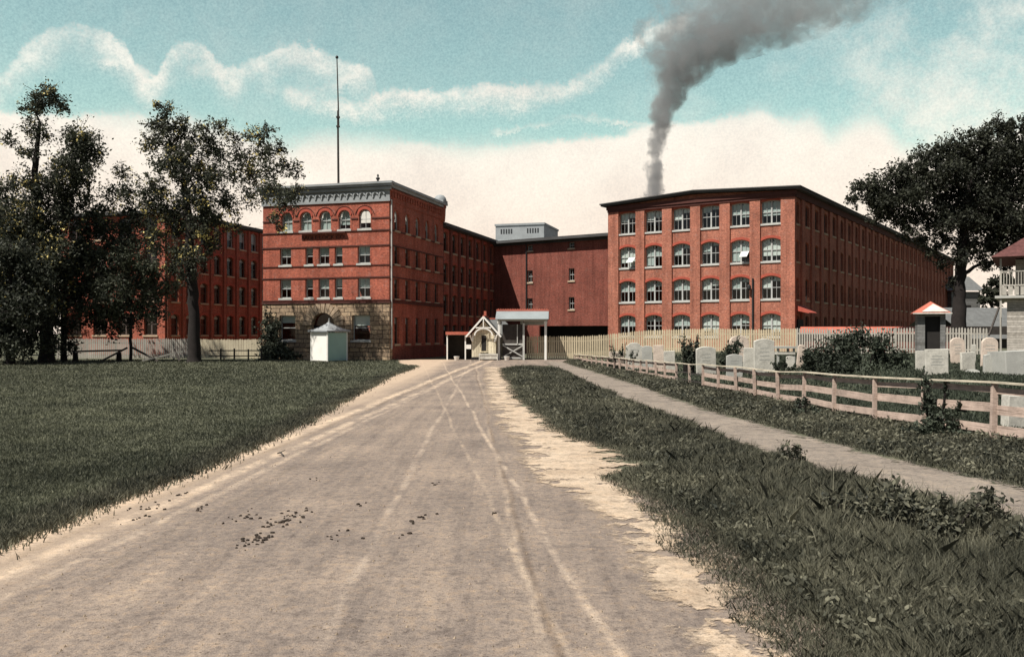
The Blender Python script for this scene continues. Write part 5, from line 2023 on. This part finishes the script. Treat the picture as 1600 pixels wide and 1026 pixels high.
def bush(name, label, blobs, mat, leaf, dens, seed, stems=True, cat='bush', group=None):
    rng = np.random.default_rng(seed)
    Y0 = blobs[0][3]
    bx = GX(sum(b[0] for b in blobs) / len(blobs), Y0)
    bz = g(bx, Y0)
    root = thing(name, label, cat, (bx, Y0, bz), 0, group)
    o = Vector((bx, Y0, bz))
    q_, mb = [], MB()
    for px, py, rp, Y, *rest_ in blobs:
        dn = rest_[0] if rest_ else 1
        c = P(px, py, Y) - o
        r = rp / F * Y
        pos, subs = clump_points(rng, c, r * 0.85, int(dens * dn * r * r), max(5, int(14 * r * r)), 0.24)
        pos[:, 2] = np.maximum(pos[:, 2], 0.02)
        q_.append(leaf_quads(pos, leaf, rng))
        for s_ in subs[:9]:
            s0 = Vector((c.x * 0.55 + rng.uniform(-.1, .1), c.y * 0.5, -0.05))
            e_ = Vector(s_)
            e_ = e_ + (e_ - s0) * 0.22
            e_.z = max(e_.z, 0.05)
            mb.tube([s0, s0.lerp(e_, 0.5) + Vector((0, 0, 0.08)), e_], [0.02, 0.013, 0.004], 4, cap=False)
            tt_ = rng.uniform(0.6, 1.05, size=(12, 1))
            q_.append(leaf_quads(np.array(s0) + (np.array(e_) - np.array(s0)) * tt_ + rng.normal(size=(12, 3)) * 0.03, leaf * .8, rng))
    mb.build('stems', M['bark'], root)
    np_mesh('foliage', np.concatenate(q_), 4, mat, root)
    return root


bush('large_bush', 'large dark bush spreading among the graves',
     [(1335, 545, 34, 37), (1300, 555, 32, 37), (1270, 565, 24, 37), (1370, 555, 34, 37), (1400, 565, 26, 37), (1345, 530, 22, 37), (1315, 535, 20, 37), (1375, 535, 18, 37), (1415, 580, 16, 37), (1260, 580, 16, 37), (1330, 575, 28, 36.5), (1365, 580, 26, 36.5), (1295, 582, 22, 36.5)],
     M['bush'], 0.075, 1500, 31)
bush('small_bush', 'small upright bush between the short square slab and the wide slab', [(1075, 550, 12, 44), (1070, 545, 9, 44), (1082, 542, 9, 44), (1066, 538, 6, 44), (1088, 536, 5, 44), (1076, 562, 12, 44)], M['bush'], 0.08, 1300, 32, group='small bushes')
bush('small_bush', 'small ragged bush in front of the tall pinkish stone', [(1135, 555, 13, 44.5), (1145, 545, 12, 44.5), (1128, 562, 10, 44.5), (1152, 540, 8, 44.5)], M['bush'], 0.08, 1300, 33, group='small bushes')
bush('grave_shrub', 'low leafy plant beside the small pale marker', [(1225, 570, 9, 40), (1215, 572, 8, 40), (1236, 574, 8, 40)], M['bush'], 0.07, 1300, 34)
bush('thin_shrub', 'sparse twiggy shrub before the leftmost gravestones', [(965, 555, 9, 50, .3), (975, 550, 8, 50, .25), (990, 556, 8, 49, .3), (958, 548, 5, 50, .2)], M['bush'], 0.08, 900, 35)
bush('climbing_vine', 'leafy vine growing up the second fence post from the right', [(1447, 600, 14, 18.9, .9), (1450, 622, 16, 18.8, 1), (1458, 645, 22, 18.6, 1), (1475, 662, 26, 18.4, 1), (1445, 668, 26, 18.3, 1), (1510, 680, 24, 18.0, .9), (1480, 605, 8, 18.8, .7), (1500, 640, 14, 18.4, .6), (1420, 680, 22, 18.5, .9)],
     M['bush'], 0.05, 3600, 36)
bush('fence_shrub', 'leafy shrub at the foot of the fence below the big bush', [(1265, 645, 20, 22.8), (1250, 632, 14, 23), (1285, 655, 18, 22.4), (1245, 650, 16, 22.6)], M['bush'], 0.05, 2800, 37)
bush('dark_fence_shrub', 'dark leafy tangle on the fence left of its open gap', [(950, 572, 9, 53), (955, 565, 7, 53), (945, 578, 8, 53)], M['bush'], 0.07, 1800, 38)
bush('ivy', 'ivy climbing the left corner of the brownstone ground floor',
     [(420, 492, 10, 72.75), (424, 502, 13, 72.7), (420, 515, 15, 72.6), (434, 510, 8, 72.5), (420, 532, 17, 72.4), (434, 528, 9, 72.3), (425, 546, 19, 72.1), (445, 550, 17, 71.8), (420, 557, 20, 71.7), (458, 555, 12, 71.5), (412, 540, 12, 72.4), (436, 540, 12, 72)],
     M['bush'], 0.12, 420, 39, cat='ivy')
for i, (px, py, rp, Y, lab) in enumerate(((1370, 790, 50, 9.9, 'tall leafy weed clump on the verge where the path bends'), (1430, 790, 44, 9.6, 'bushy weed clump right of the tallest one on the verge'),
                                          (1235, 715, 26, 14.6, 'rounded weed clump on the right edge of the verge'), (1530, 800, 46, 9.4, 'sprawling weed with long sprigs at the lower right'),
                                          (1490, 815, 46, 9.0, 'dark weed clump left of the sprawling one at the lower right'), (1590, 845, 50, 8.6, 'dark weed clump cut by the right picture edge'), (1310, 800, 34, 10.3, 'low weed clump left of the tallest one on the verge'))):
    bush('weed_clump', lab, [(px, py, rp, Y), (px - rp * .6, py + rp * .3, rp * .7, Y), (px + rp * .6, py + rp * .3, rp * .7, Y), (px, py + rp * .6, rp * .8, Y - .1)], M['verge_blade'], 0.035, 5200, 50 + i, cat='weeds', group='weed clumps on the verge')


# ------------------------------------------------------------------ grass
def blades(name, label, n, sampler, hfun, wfun, mat, seed, lean=0.5):
    rng = np.random.default_rng(seed)
    x, y = sampler(rng, n)
    n = len(x)
    z = g_np(x, y)
    h = hfun(x, y, rng)
    w = wfun(x, y, rng)
    a = rng.uniform(0, 2 * np.pi, n)
    dx, dy = np.cos(a) * w, np.sin(a) * w
    la = rng.uniform(0, 2 * np.pi, n)
    ll = h * lean * rng.uniform(0, 1, n)
    base = np.stack([x, y, z - 0.01], 1)
    s = np.stack([dx, dy, np.zeros(n)], 1)
    mid_ = base + np.stack([np.cos(la) * ll * 0.35, np.sin(la) * ll * 0.35, h * 0.6], 1)
    tip_ = base + np.stack([np.cos(la) * ll, np.sin(la) * ll, h], 1)
    v = np.stack([base - s, base + s, mid_ + s * 0.7, tip_, mid_ - s * 0.7], 1)
    o = np_mesh(name, v, 5, mat)
    tag(o, label, 'grass', kind='stuff')
    return o


def ydist(rng, n, y0, y1, p):
    """more blades where one stands close enough to see them"""
    u = rng.uniform(0, 1, n)
    a, b = y0 ** (1 - p), y1 ** (1 - p)
    return (a + u * (b - a)) ** (1 / (1 - p))


def interp_edge(E, y):
    return np.interp(y, [a for a, b in E], [b for a, b in E])


edge_n = smooth_noise(77)
patch1, patch2 = smooth_noise(5), smooth_noise(6)


def patchy(x, y):
    return 0.5 + 0.35 * patch1(x * 1.3 + 0.7 * y) + 0.35 * patch2(y * 1.1 - 0.6 * x + 3)


def lawn_s(rng, n):
    y = ydist(rng, n, 4.5, 70, 1.35)
    xr = interp_edge(ROAD_L, y) + 0.14 * edge_n(y) + 0.1 * edge_n(y * 5.3)
    xl = -0.66 * y - 3
    x = xl + (xr - xl) * rng.uniform(0, 1, n)
    thin = patch1(x * 0.9 + 2) * patch2(y * 0.8 + x * 0.3)
    k = rng.uniform(0, 1, n) > np.clip(thin * 1.2 - 0.1, 0, 0.85)
    x, y = x[k], y[k]
    return x, y


blades('lawn_grass', 'short dull green grass of the lawn left of the road', 480000, lawn_s,
       lambda x, y, r: (0.035 + 0.0009 * y) * r.uniform(0.6, 1.5, len(x)) * (0.6 + 0.8 * np.clip(patchy(x, y), 0, 1) + 0.8 * np.clip(patch1(x * 2.3 + y) * patch2(y * 2.1), 0, 1)),
       lambda x, y, r: (0.0022 + 0.00038 * y) * r.uniform(0.7, 1.3, len(x)), M['lawn_blade'], 61, 1.0)


def lawn_edge_s(rng, n):
    y = ydist(rng, n, 4.5, 58, 1.3)
    x = interp_edge(ROAD_L, y) + 0.14 * edge_n(y) + 0.1 * edge_n(y * 5.3) - rng.normal(size=n) * 0.2 - 0.05
    return x, y


blades('edge_grass', 'longer ragged grass along the lawn edge of the road', 60000, lawn_edge_s,
       lambda x, y, r: 0.085 * r.uniform(0.5, 1.5, len(x)), lambda x, y, r: (0.0035 + 0.0004 * y) * r.uniform(0.7, 1.3, len(x)), M['verge_blade'], 62, 0.9)

e2, e3 = smooth_noise(81), smooth_noise(82)


def verge_s(rng, n):
    y = ydist(rng, n, 5.3, 56, 1.5)
    a = interp_edge(SAND_R, y) + 0.28 * e2(y * 1.6) - 0.12
    b = interp_edge(PATH_L, y) + 0.24 * e3(y * 1.5) + 0.08
    close = np.clip((56 - y) / 3, 0, 1)
    c = (a + b) / 2
    x = c + (b - a) / 2 * np.sqrt(close) * rng.uniform(-1, 1, n)
    pch = patchy(x, y)
    # bare sandy bites on the road side
    fr_ = np.clip((x - a) / 0.5 + 0.15 + 0.5 * patch1(x * 7 + 3 * y), 0.03, 1)
    keep = (rng.uniform(0, 1, n) < np.clip(0.55 + 0.7 * pch, 0.25, 1) * fr_) & ~((np.abs(y - 14.6) < 0.35) & (x < 3.0) & (rng.uniform(0, 1, n) < 0.85))
    return x[keep], y[keep]


def verge_h(x, y, r):
    a = interp_edge(SAND_R, y)
    e_ = np.clip((x - a) / 0.8, 0.5, 1) * (1 + 0.55 * np.clip((x - 2.6) / 2, 0, 1) * np.clip((15 - y) / 4, 0, 1) * np.clip((y - 6) / 2, 0, 1))
    tall = (r.uniform(0, 1, len(x)) < 0.04) * r.uniform(0.3, 1.0, len(x))
    cl = np.clip(patch1(x * 4.1 + 2 * y) * patch2(y * 3.7 - 2.3 * x) * 1.6, 0, 1)
    return (0.05 + 0.13 * np.clip(patchy(x, y), 0, 1.2) + 0.14 * cl) * r.uniform(0.35, 1.35, len(x)) * e_ * (1 + tall * np.clip((y - 6.5) / 3, 0, 1))


blades('verge_grass', 'rank dark grass and weeds on the verge between road and path', 520000, verge_s, verge_h,
       lambda x, y, r: (0.0016 + 0.00034 * y) * r.uniform(0.6, 1.4, len(x)), M['verge_blade'], 63, 1.0)


def fence_s(rng, n):
    y = ydist(rng, n, 6.2, 66, 1.35)
    a = interp_edge(PATH_R, y) + 0.18 * e2(y * 2 + 4) - 0.05
    b = xf_np(y) + 0.5
    x = a + (b - a) * rng.uniform(0, 1, n) ** 0.9
    return x, y


blades('fence_weeds', 'tall dark weeds along the foot of the rail fence', 230000, fence_s,
       lambda x, y, r: (0.06 + (0.1 + 0.004 * y) * np.clip(patchy(x * 1.4, y * 1.2), 0, 1.1)) * r.uniform(0.35, 1.25, len(x)) * np.clip((x - interp_edge(PATH_R, y)) / 0.6 + 0.3, 0.3, 1),
       lambda x, y, r: (0.003 + 0.00045 * y) * r.uniform(0.6, 1.4, len(x)), M['verge_blade'], 64, 0.8)


def grave_s(rng, n):
    y = ydist(rng, n, 12, 66, 1.2)
    a = xf_np(y) + 0.3
    x = a + (0.62 * y + 3 - a) * rng.uniform(0, 1, n)
    return x, y


blades('graveyard_grass', 'long unmown grass among the gravestones', 130000, grave_s,
       lambda x, y, r: (0.06 + 0.14 * np.clip(patchy(x * 1.2, y), 0, 1.1)) * r.uniform(0.35, 1.25, len(x)),
       lambda x, y, r: (0.006 + 0.0005 * y) * r.uniform(0.6, 1.4, len(x)), M['bush'], 65, 0.8)

# broad leaves mixed into the rough growth
rng = np.random.default_rng(91)
n = 26000
y = ydist(rng, n, 6.5, 60, 1.5)
a = interp_edge(PATH_R, y) + 0.1
b = xf_np(y) + 0.4
x = a + (b - a) * rng.uniform(0, 1, n)
pos = np.stack([x, y, g_np(x, y) + rng.uniform(0.02, 0.3, n) * np.clip(patchy(x * 1.4, y * 1.2) + 0.2, 0.2, 1.1)], 1)
y2 = ydist(rng, n, 6, 52, 1.6)
a2 = interp_edge(SAND_R, y2) + 0.5
b2 = interp_edge(PATH_L, y2) - 0.1
x2 = a2 + (b2 - a2) * rng.uniform(0, 1, n)
pos2 = np.stack([x2, y2, rng.uniform(0.02, 0.17, n) * np.clip(patchy(x2, y2) + 0.2, 0.2, 1.1)], 1)
allp = np.concatenate([pos, pos2])
q1 = leaf_quads(allp, 1.0, rng)
sz = (0.02 + 0.0011 * allp[:, 1])[:, None, None]
q1 = allp[:, None, :] + (q1 - allp[:, None, :]) * sz
tag(np_mesh('broadleaf_weeds', q1, 4, M['verge_blade']), 'broad leaved weeds mixed through the verge and fence growth', 'weeds', kind='stuff')

# fallen stick, dung heaps and pebbles on the road
st = P(437, 712, 15.4)
mb = MB()
mb.tube([(-0.1, 0.14, 0.03), (-0.02, 0.02, 0.06), (0.08, -0.14, 0.03)], [0.012, 0.016, 0.01], 6)
mb.tube([(-0.02, 0.02, 0.06), (0.06, 0.05, 0.1)], [0.01, 0.005], 5)
o = mb.build('fallen_stick', M['oldwood'])
o.location = (st.x, 15.5, 0.012)
tag(o, 'short crooked stick lying on the road surface', 'stick')


clods = MB()
crng = random.Random(4)
for px, py, rp, cnt in ((440, 815, 26, 60), (375, 812, 24, 22), (398, 847, 26, 50), (235, 795, 30, 22), (281, 774, 9, 12), (655, 812, 24, 14), (678, 756, 9, 7),
                        (773, 804, 5, 7), (530, 838, 26, 16), (495, 750, 6, 5), (315, 795, 14, 10), (470, 800, 22, 12), (210, 812, 20, 10), (630, 840, 12, 5), (560, 790, 14, 5)):
    Y = F * H / (py - HY)
    rr = rp / F * Y
    for k in range(int(cnt * 0.65)):
        x, y = GX(px, Y) + crng.gauss(0, rr * 0.5), Y + crng.gauss(0, rr * 1.1)
        s_ = crng.uniform(0.008, 0.026)
        n_ = 6
        ring = [(x + s_ * crng.uniform(.6, 1.5) * math.cos(k_ * 1.047), y + s_ * crng.uniform(.6, 1.5) * math.sin(k_ * 1.047), 0.01) for k_ in range(n_)]
        ring2 = [(x + (p[0] - x) * .7 + crng.uniform(-.004, .004), y + (p[1] - y) * .7, 0.02 + s_ * crng.uniform(.2, .7)) for p in ring]
        clods.faces(ring + ring2, [tuple(range(6, 12))] + [(a_, (a_ + 1) % 6, 6 + (a_ + 1) % 6, 6 + a_) for a_ in range(6)])
o = clods.build('dirt_crumbs', M['dirt_clod'])
tag(o, 'dark crumbled dirt and dung scattered over the road', 'dirt', kind='stuff')

rng = np.random.default_rng(14)
mb = MB()
for k in range(750):
    y = float(ydist(rng, 1, 4.8, 40, 1.6)[0])
    xl_, xr_ = float(interp_edge(ROAD_L, y)), float(interp_edge(SAND_R, y))
    x = xl_ + (xr_ - xl_) * rng.uniform(0.02, 0.98)
    s = rng.uniform(0.004, 0.013) * (1 + 0.03 * y)
    h_ = s * rng.uniform(0.5, 1)
    mb.faces([(x - s, y, 0.014), (x, y - s, 0.014), (x + s, y, 0.014), (x, y + s, 0.014), (x + s * .2, y, 0.02 + h_)], [(0, 1, 4), (1, 2, 4), (2, 3, 4), (3, 0, 4)])
peb = mb.build('pebbles', M['dirt_clod'])
peb.data.materials.clear()
peb.data.materials.append(mat_plain('road_pebbles', (0.28, 0.22, 0.16), 0.95, 0.6, 3.0, 9))
tag(peb, 'small stones and crumbs strewn over the dirt road', 'pebbles', kind='stuff')

# ------------------------------------------------------------------ sun, sky
travel = Vector((2.64 + 0.2757 * 5.2, -1.81 + 0.9613 * 5.2, -8.0)).normalized()
sun = bpy.data.lights.new('sun', 'SUN')
sun.energy = 5.0
sun.angle = rad(0.6)
sun.color = (1.0, 0.94, 0.87)
so_ = bpy.data.objects.new('sun', sun)
COL.objects.link(so_)
so_.rotation_euler = travel.to_track_quat('-Z', 'Y').to_euler()
to_sun = -travel
elev = math.asin(to_sun.z)
azim = math.atan2(to_sun.x, to_sun.y)

w = bpy.data.worlds.new('World')
SC.world = w
w.use_nodes = True
nt = w.node_tree
nt.nodes.clear()
wout = nt.nodes.new('ShaderNodeOutputWorld')
bg = nt.nodes.new('ShaderNodeBackground')
STR = 0.1
bg.inputs['Strength'].default_value = STR
nt.links.new(bg.outputs[0], wout.inputs[0])
sky = nt.nodes.new('ShaderNodeTexSky')
sky.sky_type = 'NISHITA'
sky.sun_disc = False
sky.sun_elevation = elev
sky.sun_rotation = azim
sky.air_density = 1.0
sky.dust_density = 0.6
sky.ozone_density = 1.0
tc = nt.nodes.new('ShaderNodeTexCoord').outputs['Generated']
sep = nt.nodes.new('ShaderNodeSeparateXYZ')
nt.links.new(tc, sep.inputs[0])
X, Y, Z = sep.outputs
u = math_n(nt, 'ARCTAN2', X, Y)
hyp = math_n(nt, 'SQRT', math_n(nt, 'ADD', math_n(nt, 'MULTIPLY', X, X), math_n(nt, 'MULTIPLY', Y, Y)))
v = math_n(nt, 'ARCTAN2', Z, hyp)
UR, VR = 0.62, 0.45
un = math_n(nt, 'DIVIDE', math_n(nt, 'ADD', u, UR), 2 * UR, clamp=True)
inside = math_n(nt, 'SUBTRACT', 1.0, math_n(nt, 'MULTIPLY', math_n(nt, 'SUBTRACT', math_n(nt, 'ABSOLUTE', u), 0.6), 4.0, clamp=True), clamp=True)


def uv_of(px, py):
    a = math.atan((px - CX) / F)
    b = math.atan((HY - py) / F * math.cos(a))
    return (a + UR) / (2 * UR), b / VR


nz1 = math_n(nt, 'SUBTRACT', noise(nt, tc, 14, 5, 0.65), 0.5)
nz2 = math_n(nt, 'SUBTRACT', noise(nt, tc, 60, 4, 0.7), 0.5)
nzf = math_n(nt, 'SUBTRACT', noise(nt, tc, 420, 2, 0.7), 0.5)
vj = math_n(nt, 'ADD', v, math_n(nt, 'ADD', math_n(nt, 'MULTIPLY', nz1, 0.022), math_n(nt, 'MULTIPLY', nz2, 0.014)))
vj = math_n(nt, 'ADD', vj, math_n(nt, 'MULTIPLY', nzf, 0.012))
nz0 = math_n(nt, 'SUBTRACT', noise(nt, tc, 7, 6, 0.72), 0.5)
vl = math_n(nt, 'DIVIDE', math_n(nt, 'ADD', vj, math_n(nt, 'MULTIPLY', nz0, 0.05)), VR)
vn = math_n(nt, 'DIVIDE', vj, VR)


def curve_v(pts):
    return float_curve(nt, un, [uv_of(*p) for p in pts])


def smooth(x, a, b):
    n = nt.nodes.new('ShaderNodeMapRange')
    n.interpolation_type = 'SMOOTHSTEP'
    n.inputs['From Min'].default_value = a
    n.inputs['From Max'].default_value = b
    nt.links.new(x, n.inputs['Value'])
    return n.outputs[0]


PXN = 1 / F / VR     # about one photo pixel in curve units
bank = curve_v([(-40, 160), (0, 170), (60, 178), (150, 180), (240, 180), (330, 195), (440, 225), (490, 214), (560, 214), (680, 228), (800, 224), (900, 216), (960, 212), (1010, 196), (1100, 190), (1150, 184), (1190, 172),
                (1220, 186), (1270, 186), (1300, 206), (1330, 190), (1355, 183), (1385, 195), (1420, 222), (1480, 215), (1560, 205), (1640, 195)])
d = math_n(nt, 'SUBTRACT', bank, vn)
soft = smooth(noise(nt, tc, 4.0, 3, 0.6), 0.4, 0.62)
m_b1 = smooth(d, -6 * PXN, 9 * PXN)
m_b2 = smooth(d, -24 * PXN, 34 * PXN)
m_bank = math_n(nt, 'ADD', math_n(nt, 'MULTIPLY', m_b1, math_n(nt, 'SUBTRACT', 1.0, soft)), math_n(nt, 'MULTIPLY', m_b2, soft))


def layer(pts, opac, fall_up, fall_dn):
    c = curve_v(pts)
    o_ = float_curve(nt, un, [(uv_of(px, 0)[0], val) for px, val in opac])
    dd = math_n(nt, 'SUBTRACT', c, vl)      # >0 below the line
    up = smooth(dd, -fall_up * PXN, fall_up * 0.6 * PXN)
    dn = math_n(nt, 'POWER', smooth(dd, fall_dn * PXN, 0), 1.3)
    return math_n(nt, 'MULTIPLY', math_n(nt, 'MULTIPLY', up, dn), math_n(nt, 'MAXIMUM', o_, 0.0), clamp=True)


L1 = layer([(-60, 130), (0, 103), (40, 65), (80, 45), (120, 42), (165, 52), (200, 75), (215, 108), (235, 122), (255, 100), (275, 72), (300, 68), (325, 85), (345, 112), (362, 110), (390, 90), (440, 78), (490, 80), (545, 92), (575, 108), (590, 140), (640, 180)],
           [(-60, .9), (0, .9), (120, .6), (200, .9), (340, .9), (420, .75), (540, .9), (578, .8), (600, 0), (1640, 0)], 9, 75)
L1b = layer([(-60, 150), (0, 130), (90, 90), (150, 84), (200, 92), (240, 122), (270, 120), (330, 118), (420, 130), (470, 138), (520, 128), (575, 112), (640, 180)],
            [(-60, .3), (140, .2), (170, .9), (230, .8), (270, .25), (300, .7), (340, .9), (370, .3), (430, .3), (500, .8), (560, .9), (590, 0), (1640, 0)], 14, 34)
L2 = layer([(-60, 145), (400, 142), (450, 142), (500, 150), (560, 158), (620, 150), (700, 145), (780, 146), (840, 146), (890, 132), (930, 108), (965, 75), (1000, 46), (1040, 28), (1080, 20), (1640, 20)],
           [(-60, 0), (420, 0), (450, .8), (560, .95), (800, .9), (900, .95), (1030, .95), (1075, .5), (1110, 0), (1640, 0)], 9, 40)
L3 = layer([(-60, 200), (760, 200), (800, 197), (860, 197), (880, 190), (930, 188), (1000, 192), (1640, 192)],
           [(-60, 0), (755, 0), (790, .7), (850, .7), (872, .3), (890, .85), (960, .85), (1010, .6), (1640, 0)], 6, 14)
# hazy mottle high at the right and faint all over
mot = smooth(noise(nt, tc, 5.5, 8, 0.72), 0.4, 0.7)
mo_r = float_curve(nt, un, [(0, 0.3), (0.45, 0.12), (0.75, 0.35), (0.84, 0.75), (1.0, 0.95)])
mot = math_n(nt, 'MULTIPLY', mot, mo_r, clamp=True)
brk = math_n(nt, 'ADD', math_n(nt, 'MULTIPLY', smooth(noise(nt, tc, 11, 6, 0.75), 0.38, 0.6), 0.7), 0.3)
lay = math_n(nt, 'MULTIPLY', math_n(nt, 'MAXIMUM', math_n(nt, 'MAXIMUM', L1, L1b), math_n(nt, 'MAXIMUM', L2, L3)), brk)
lay = math_n(nt, 'MULTIPLY', math_n(nt, 'MAXIMUM', lay, mot), inside)
# elsewhere round the sky: broken cloud, thinned to lessen ambient light
gen = smooth(noise(nt, tc, 2.6, 7, 0.6), 0.5, 0.66)
gen = math_n(nt, 'MULTIPLY', gen, math_n(nt, 'SUBTRACT', 1.0, inside))
gen = math_n(nt, 'MULTIPLY', gen, 0.2)
m_bank = math_n(nt, 'MULTIPLY', m_bank, math_n(nt, 'ADD', math_n(nt, 'MULTIPLY', inside, 0.88), 0.12))
mask = math_n(nt, 'MAXIMUM', math_n(nt, 'MAXIMUM', lay, gen), m_bank)
up_ok = smooth(v, -0.02, 0.0)
mask = math_n(nt, 'MULTIPLY', mask, up_ok)

TINT = (1.5, 1.52, 0.97)
skyc = mixc(nt, inside, mixc(nt, 1.0, sky.outputs[0], (0.36, 0.345, 0.34), 'MULTIPLY'), mixc(nt, 1.0, sky.outputs[0], TINT, 'MULTIPLY'))  # sky beyond the view is dimmed to cut ambient light on shaded walls
grain = ramp(nt, math_n(nt, 'ADD', nzf, 0.5), [(0.3, (0.86, 0.88, 0.9)), (0.7, (1.14, 1.12, 1.1))])
skyc = mixc(nt, 1.0, skyc, grain, 'MULTIPLY')
low = smooth(v, 0.3, 0.05)
cl_hi = (0.78 / STR, 0.75 / STR, 0.67 / STR)
cl_lo = (0.78 / STR, 0.67 / STR, 0.56 / STR)
ccol = mixc(nt, low, cl_hi, cl_lo)
ccol = mixc(nt, 0.55, ccol, mixc(nt, 1.0, ccol, grain, 'MULTIPLY'))
shd = ramp(nt, noise(nt, tc, 7, 6, 0.66), [(0.32, (0.86, 0.84, 0.85)), (0.5, (0.98, 0.97, 0.97)), (0.65, (1.04, 1.04, 1.04))])
ccol = mixc(nt, 1.0, ccol, shd, 'MULTIPLY')
allc = mixc(nt, mask, skyc, ccol)
nt.links.new(allc, bg.inputs['Color'])

# ------------------------------------------------------------------ camera
cam = bpy.data.cameras.new('camera')
cam.sensor_width = 36
cam.sensor_fit = 'HORIZONTAL'
cam.lens = 36 * F / 1600
cam.shift_y = (HY - 513) / 1600
cam.clip_end = 5000
co = bpy.data.objects.new('camera', cam)
COL.objects.link(co)
co.location = (0, 0, H)
co.rotation_euler = (rad(90), 0, 0)
SC.camera = co

SC.render.engine = 'CYCLES'
SC.cycles.max_bounces = 6
SC.cycles.transparent_max_bounces = 10
SC.cycles.volume_bounces = 1
SC.cycles.use_denoising = True
vs_ = SC.view_settings
vs_.view_transform = 'Standard'
vs_.look = 'None'
vs_.gamma = 1
vs_.exposure = 0.4
vs_.use_curve_mapping = False
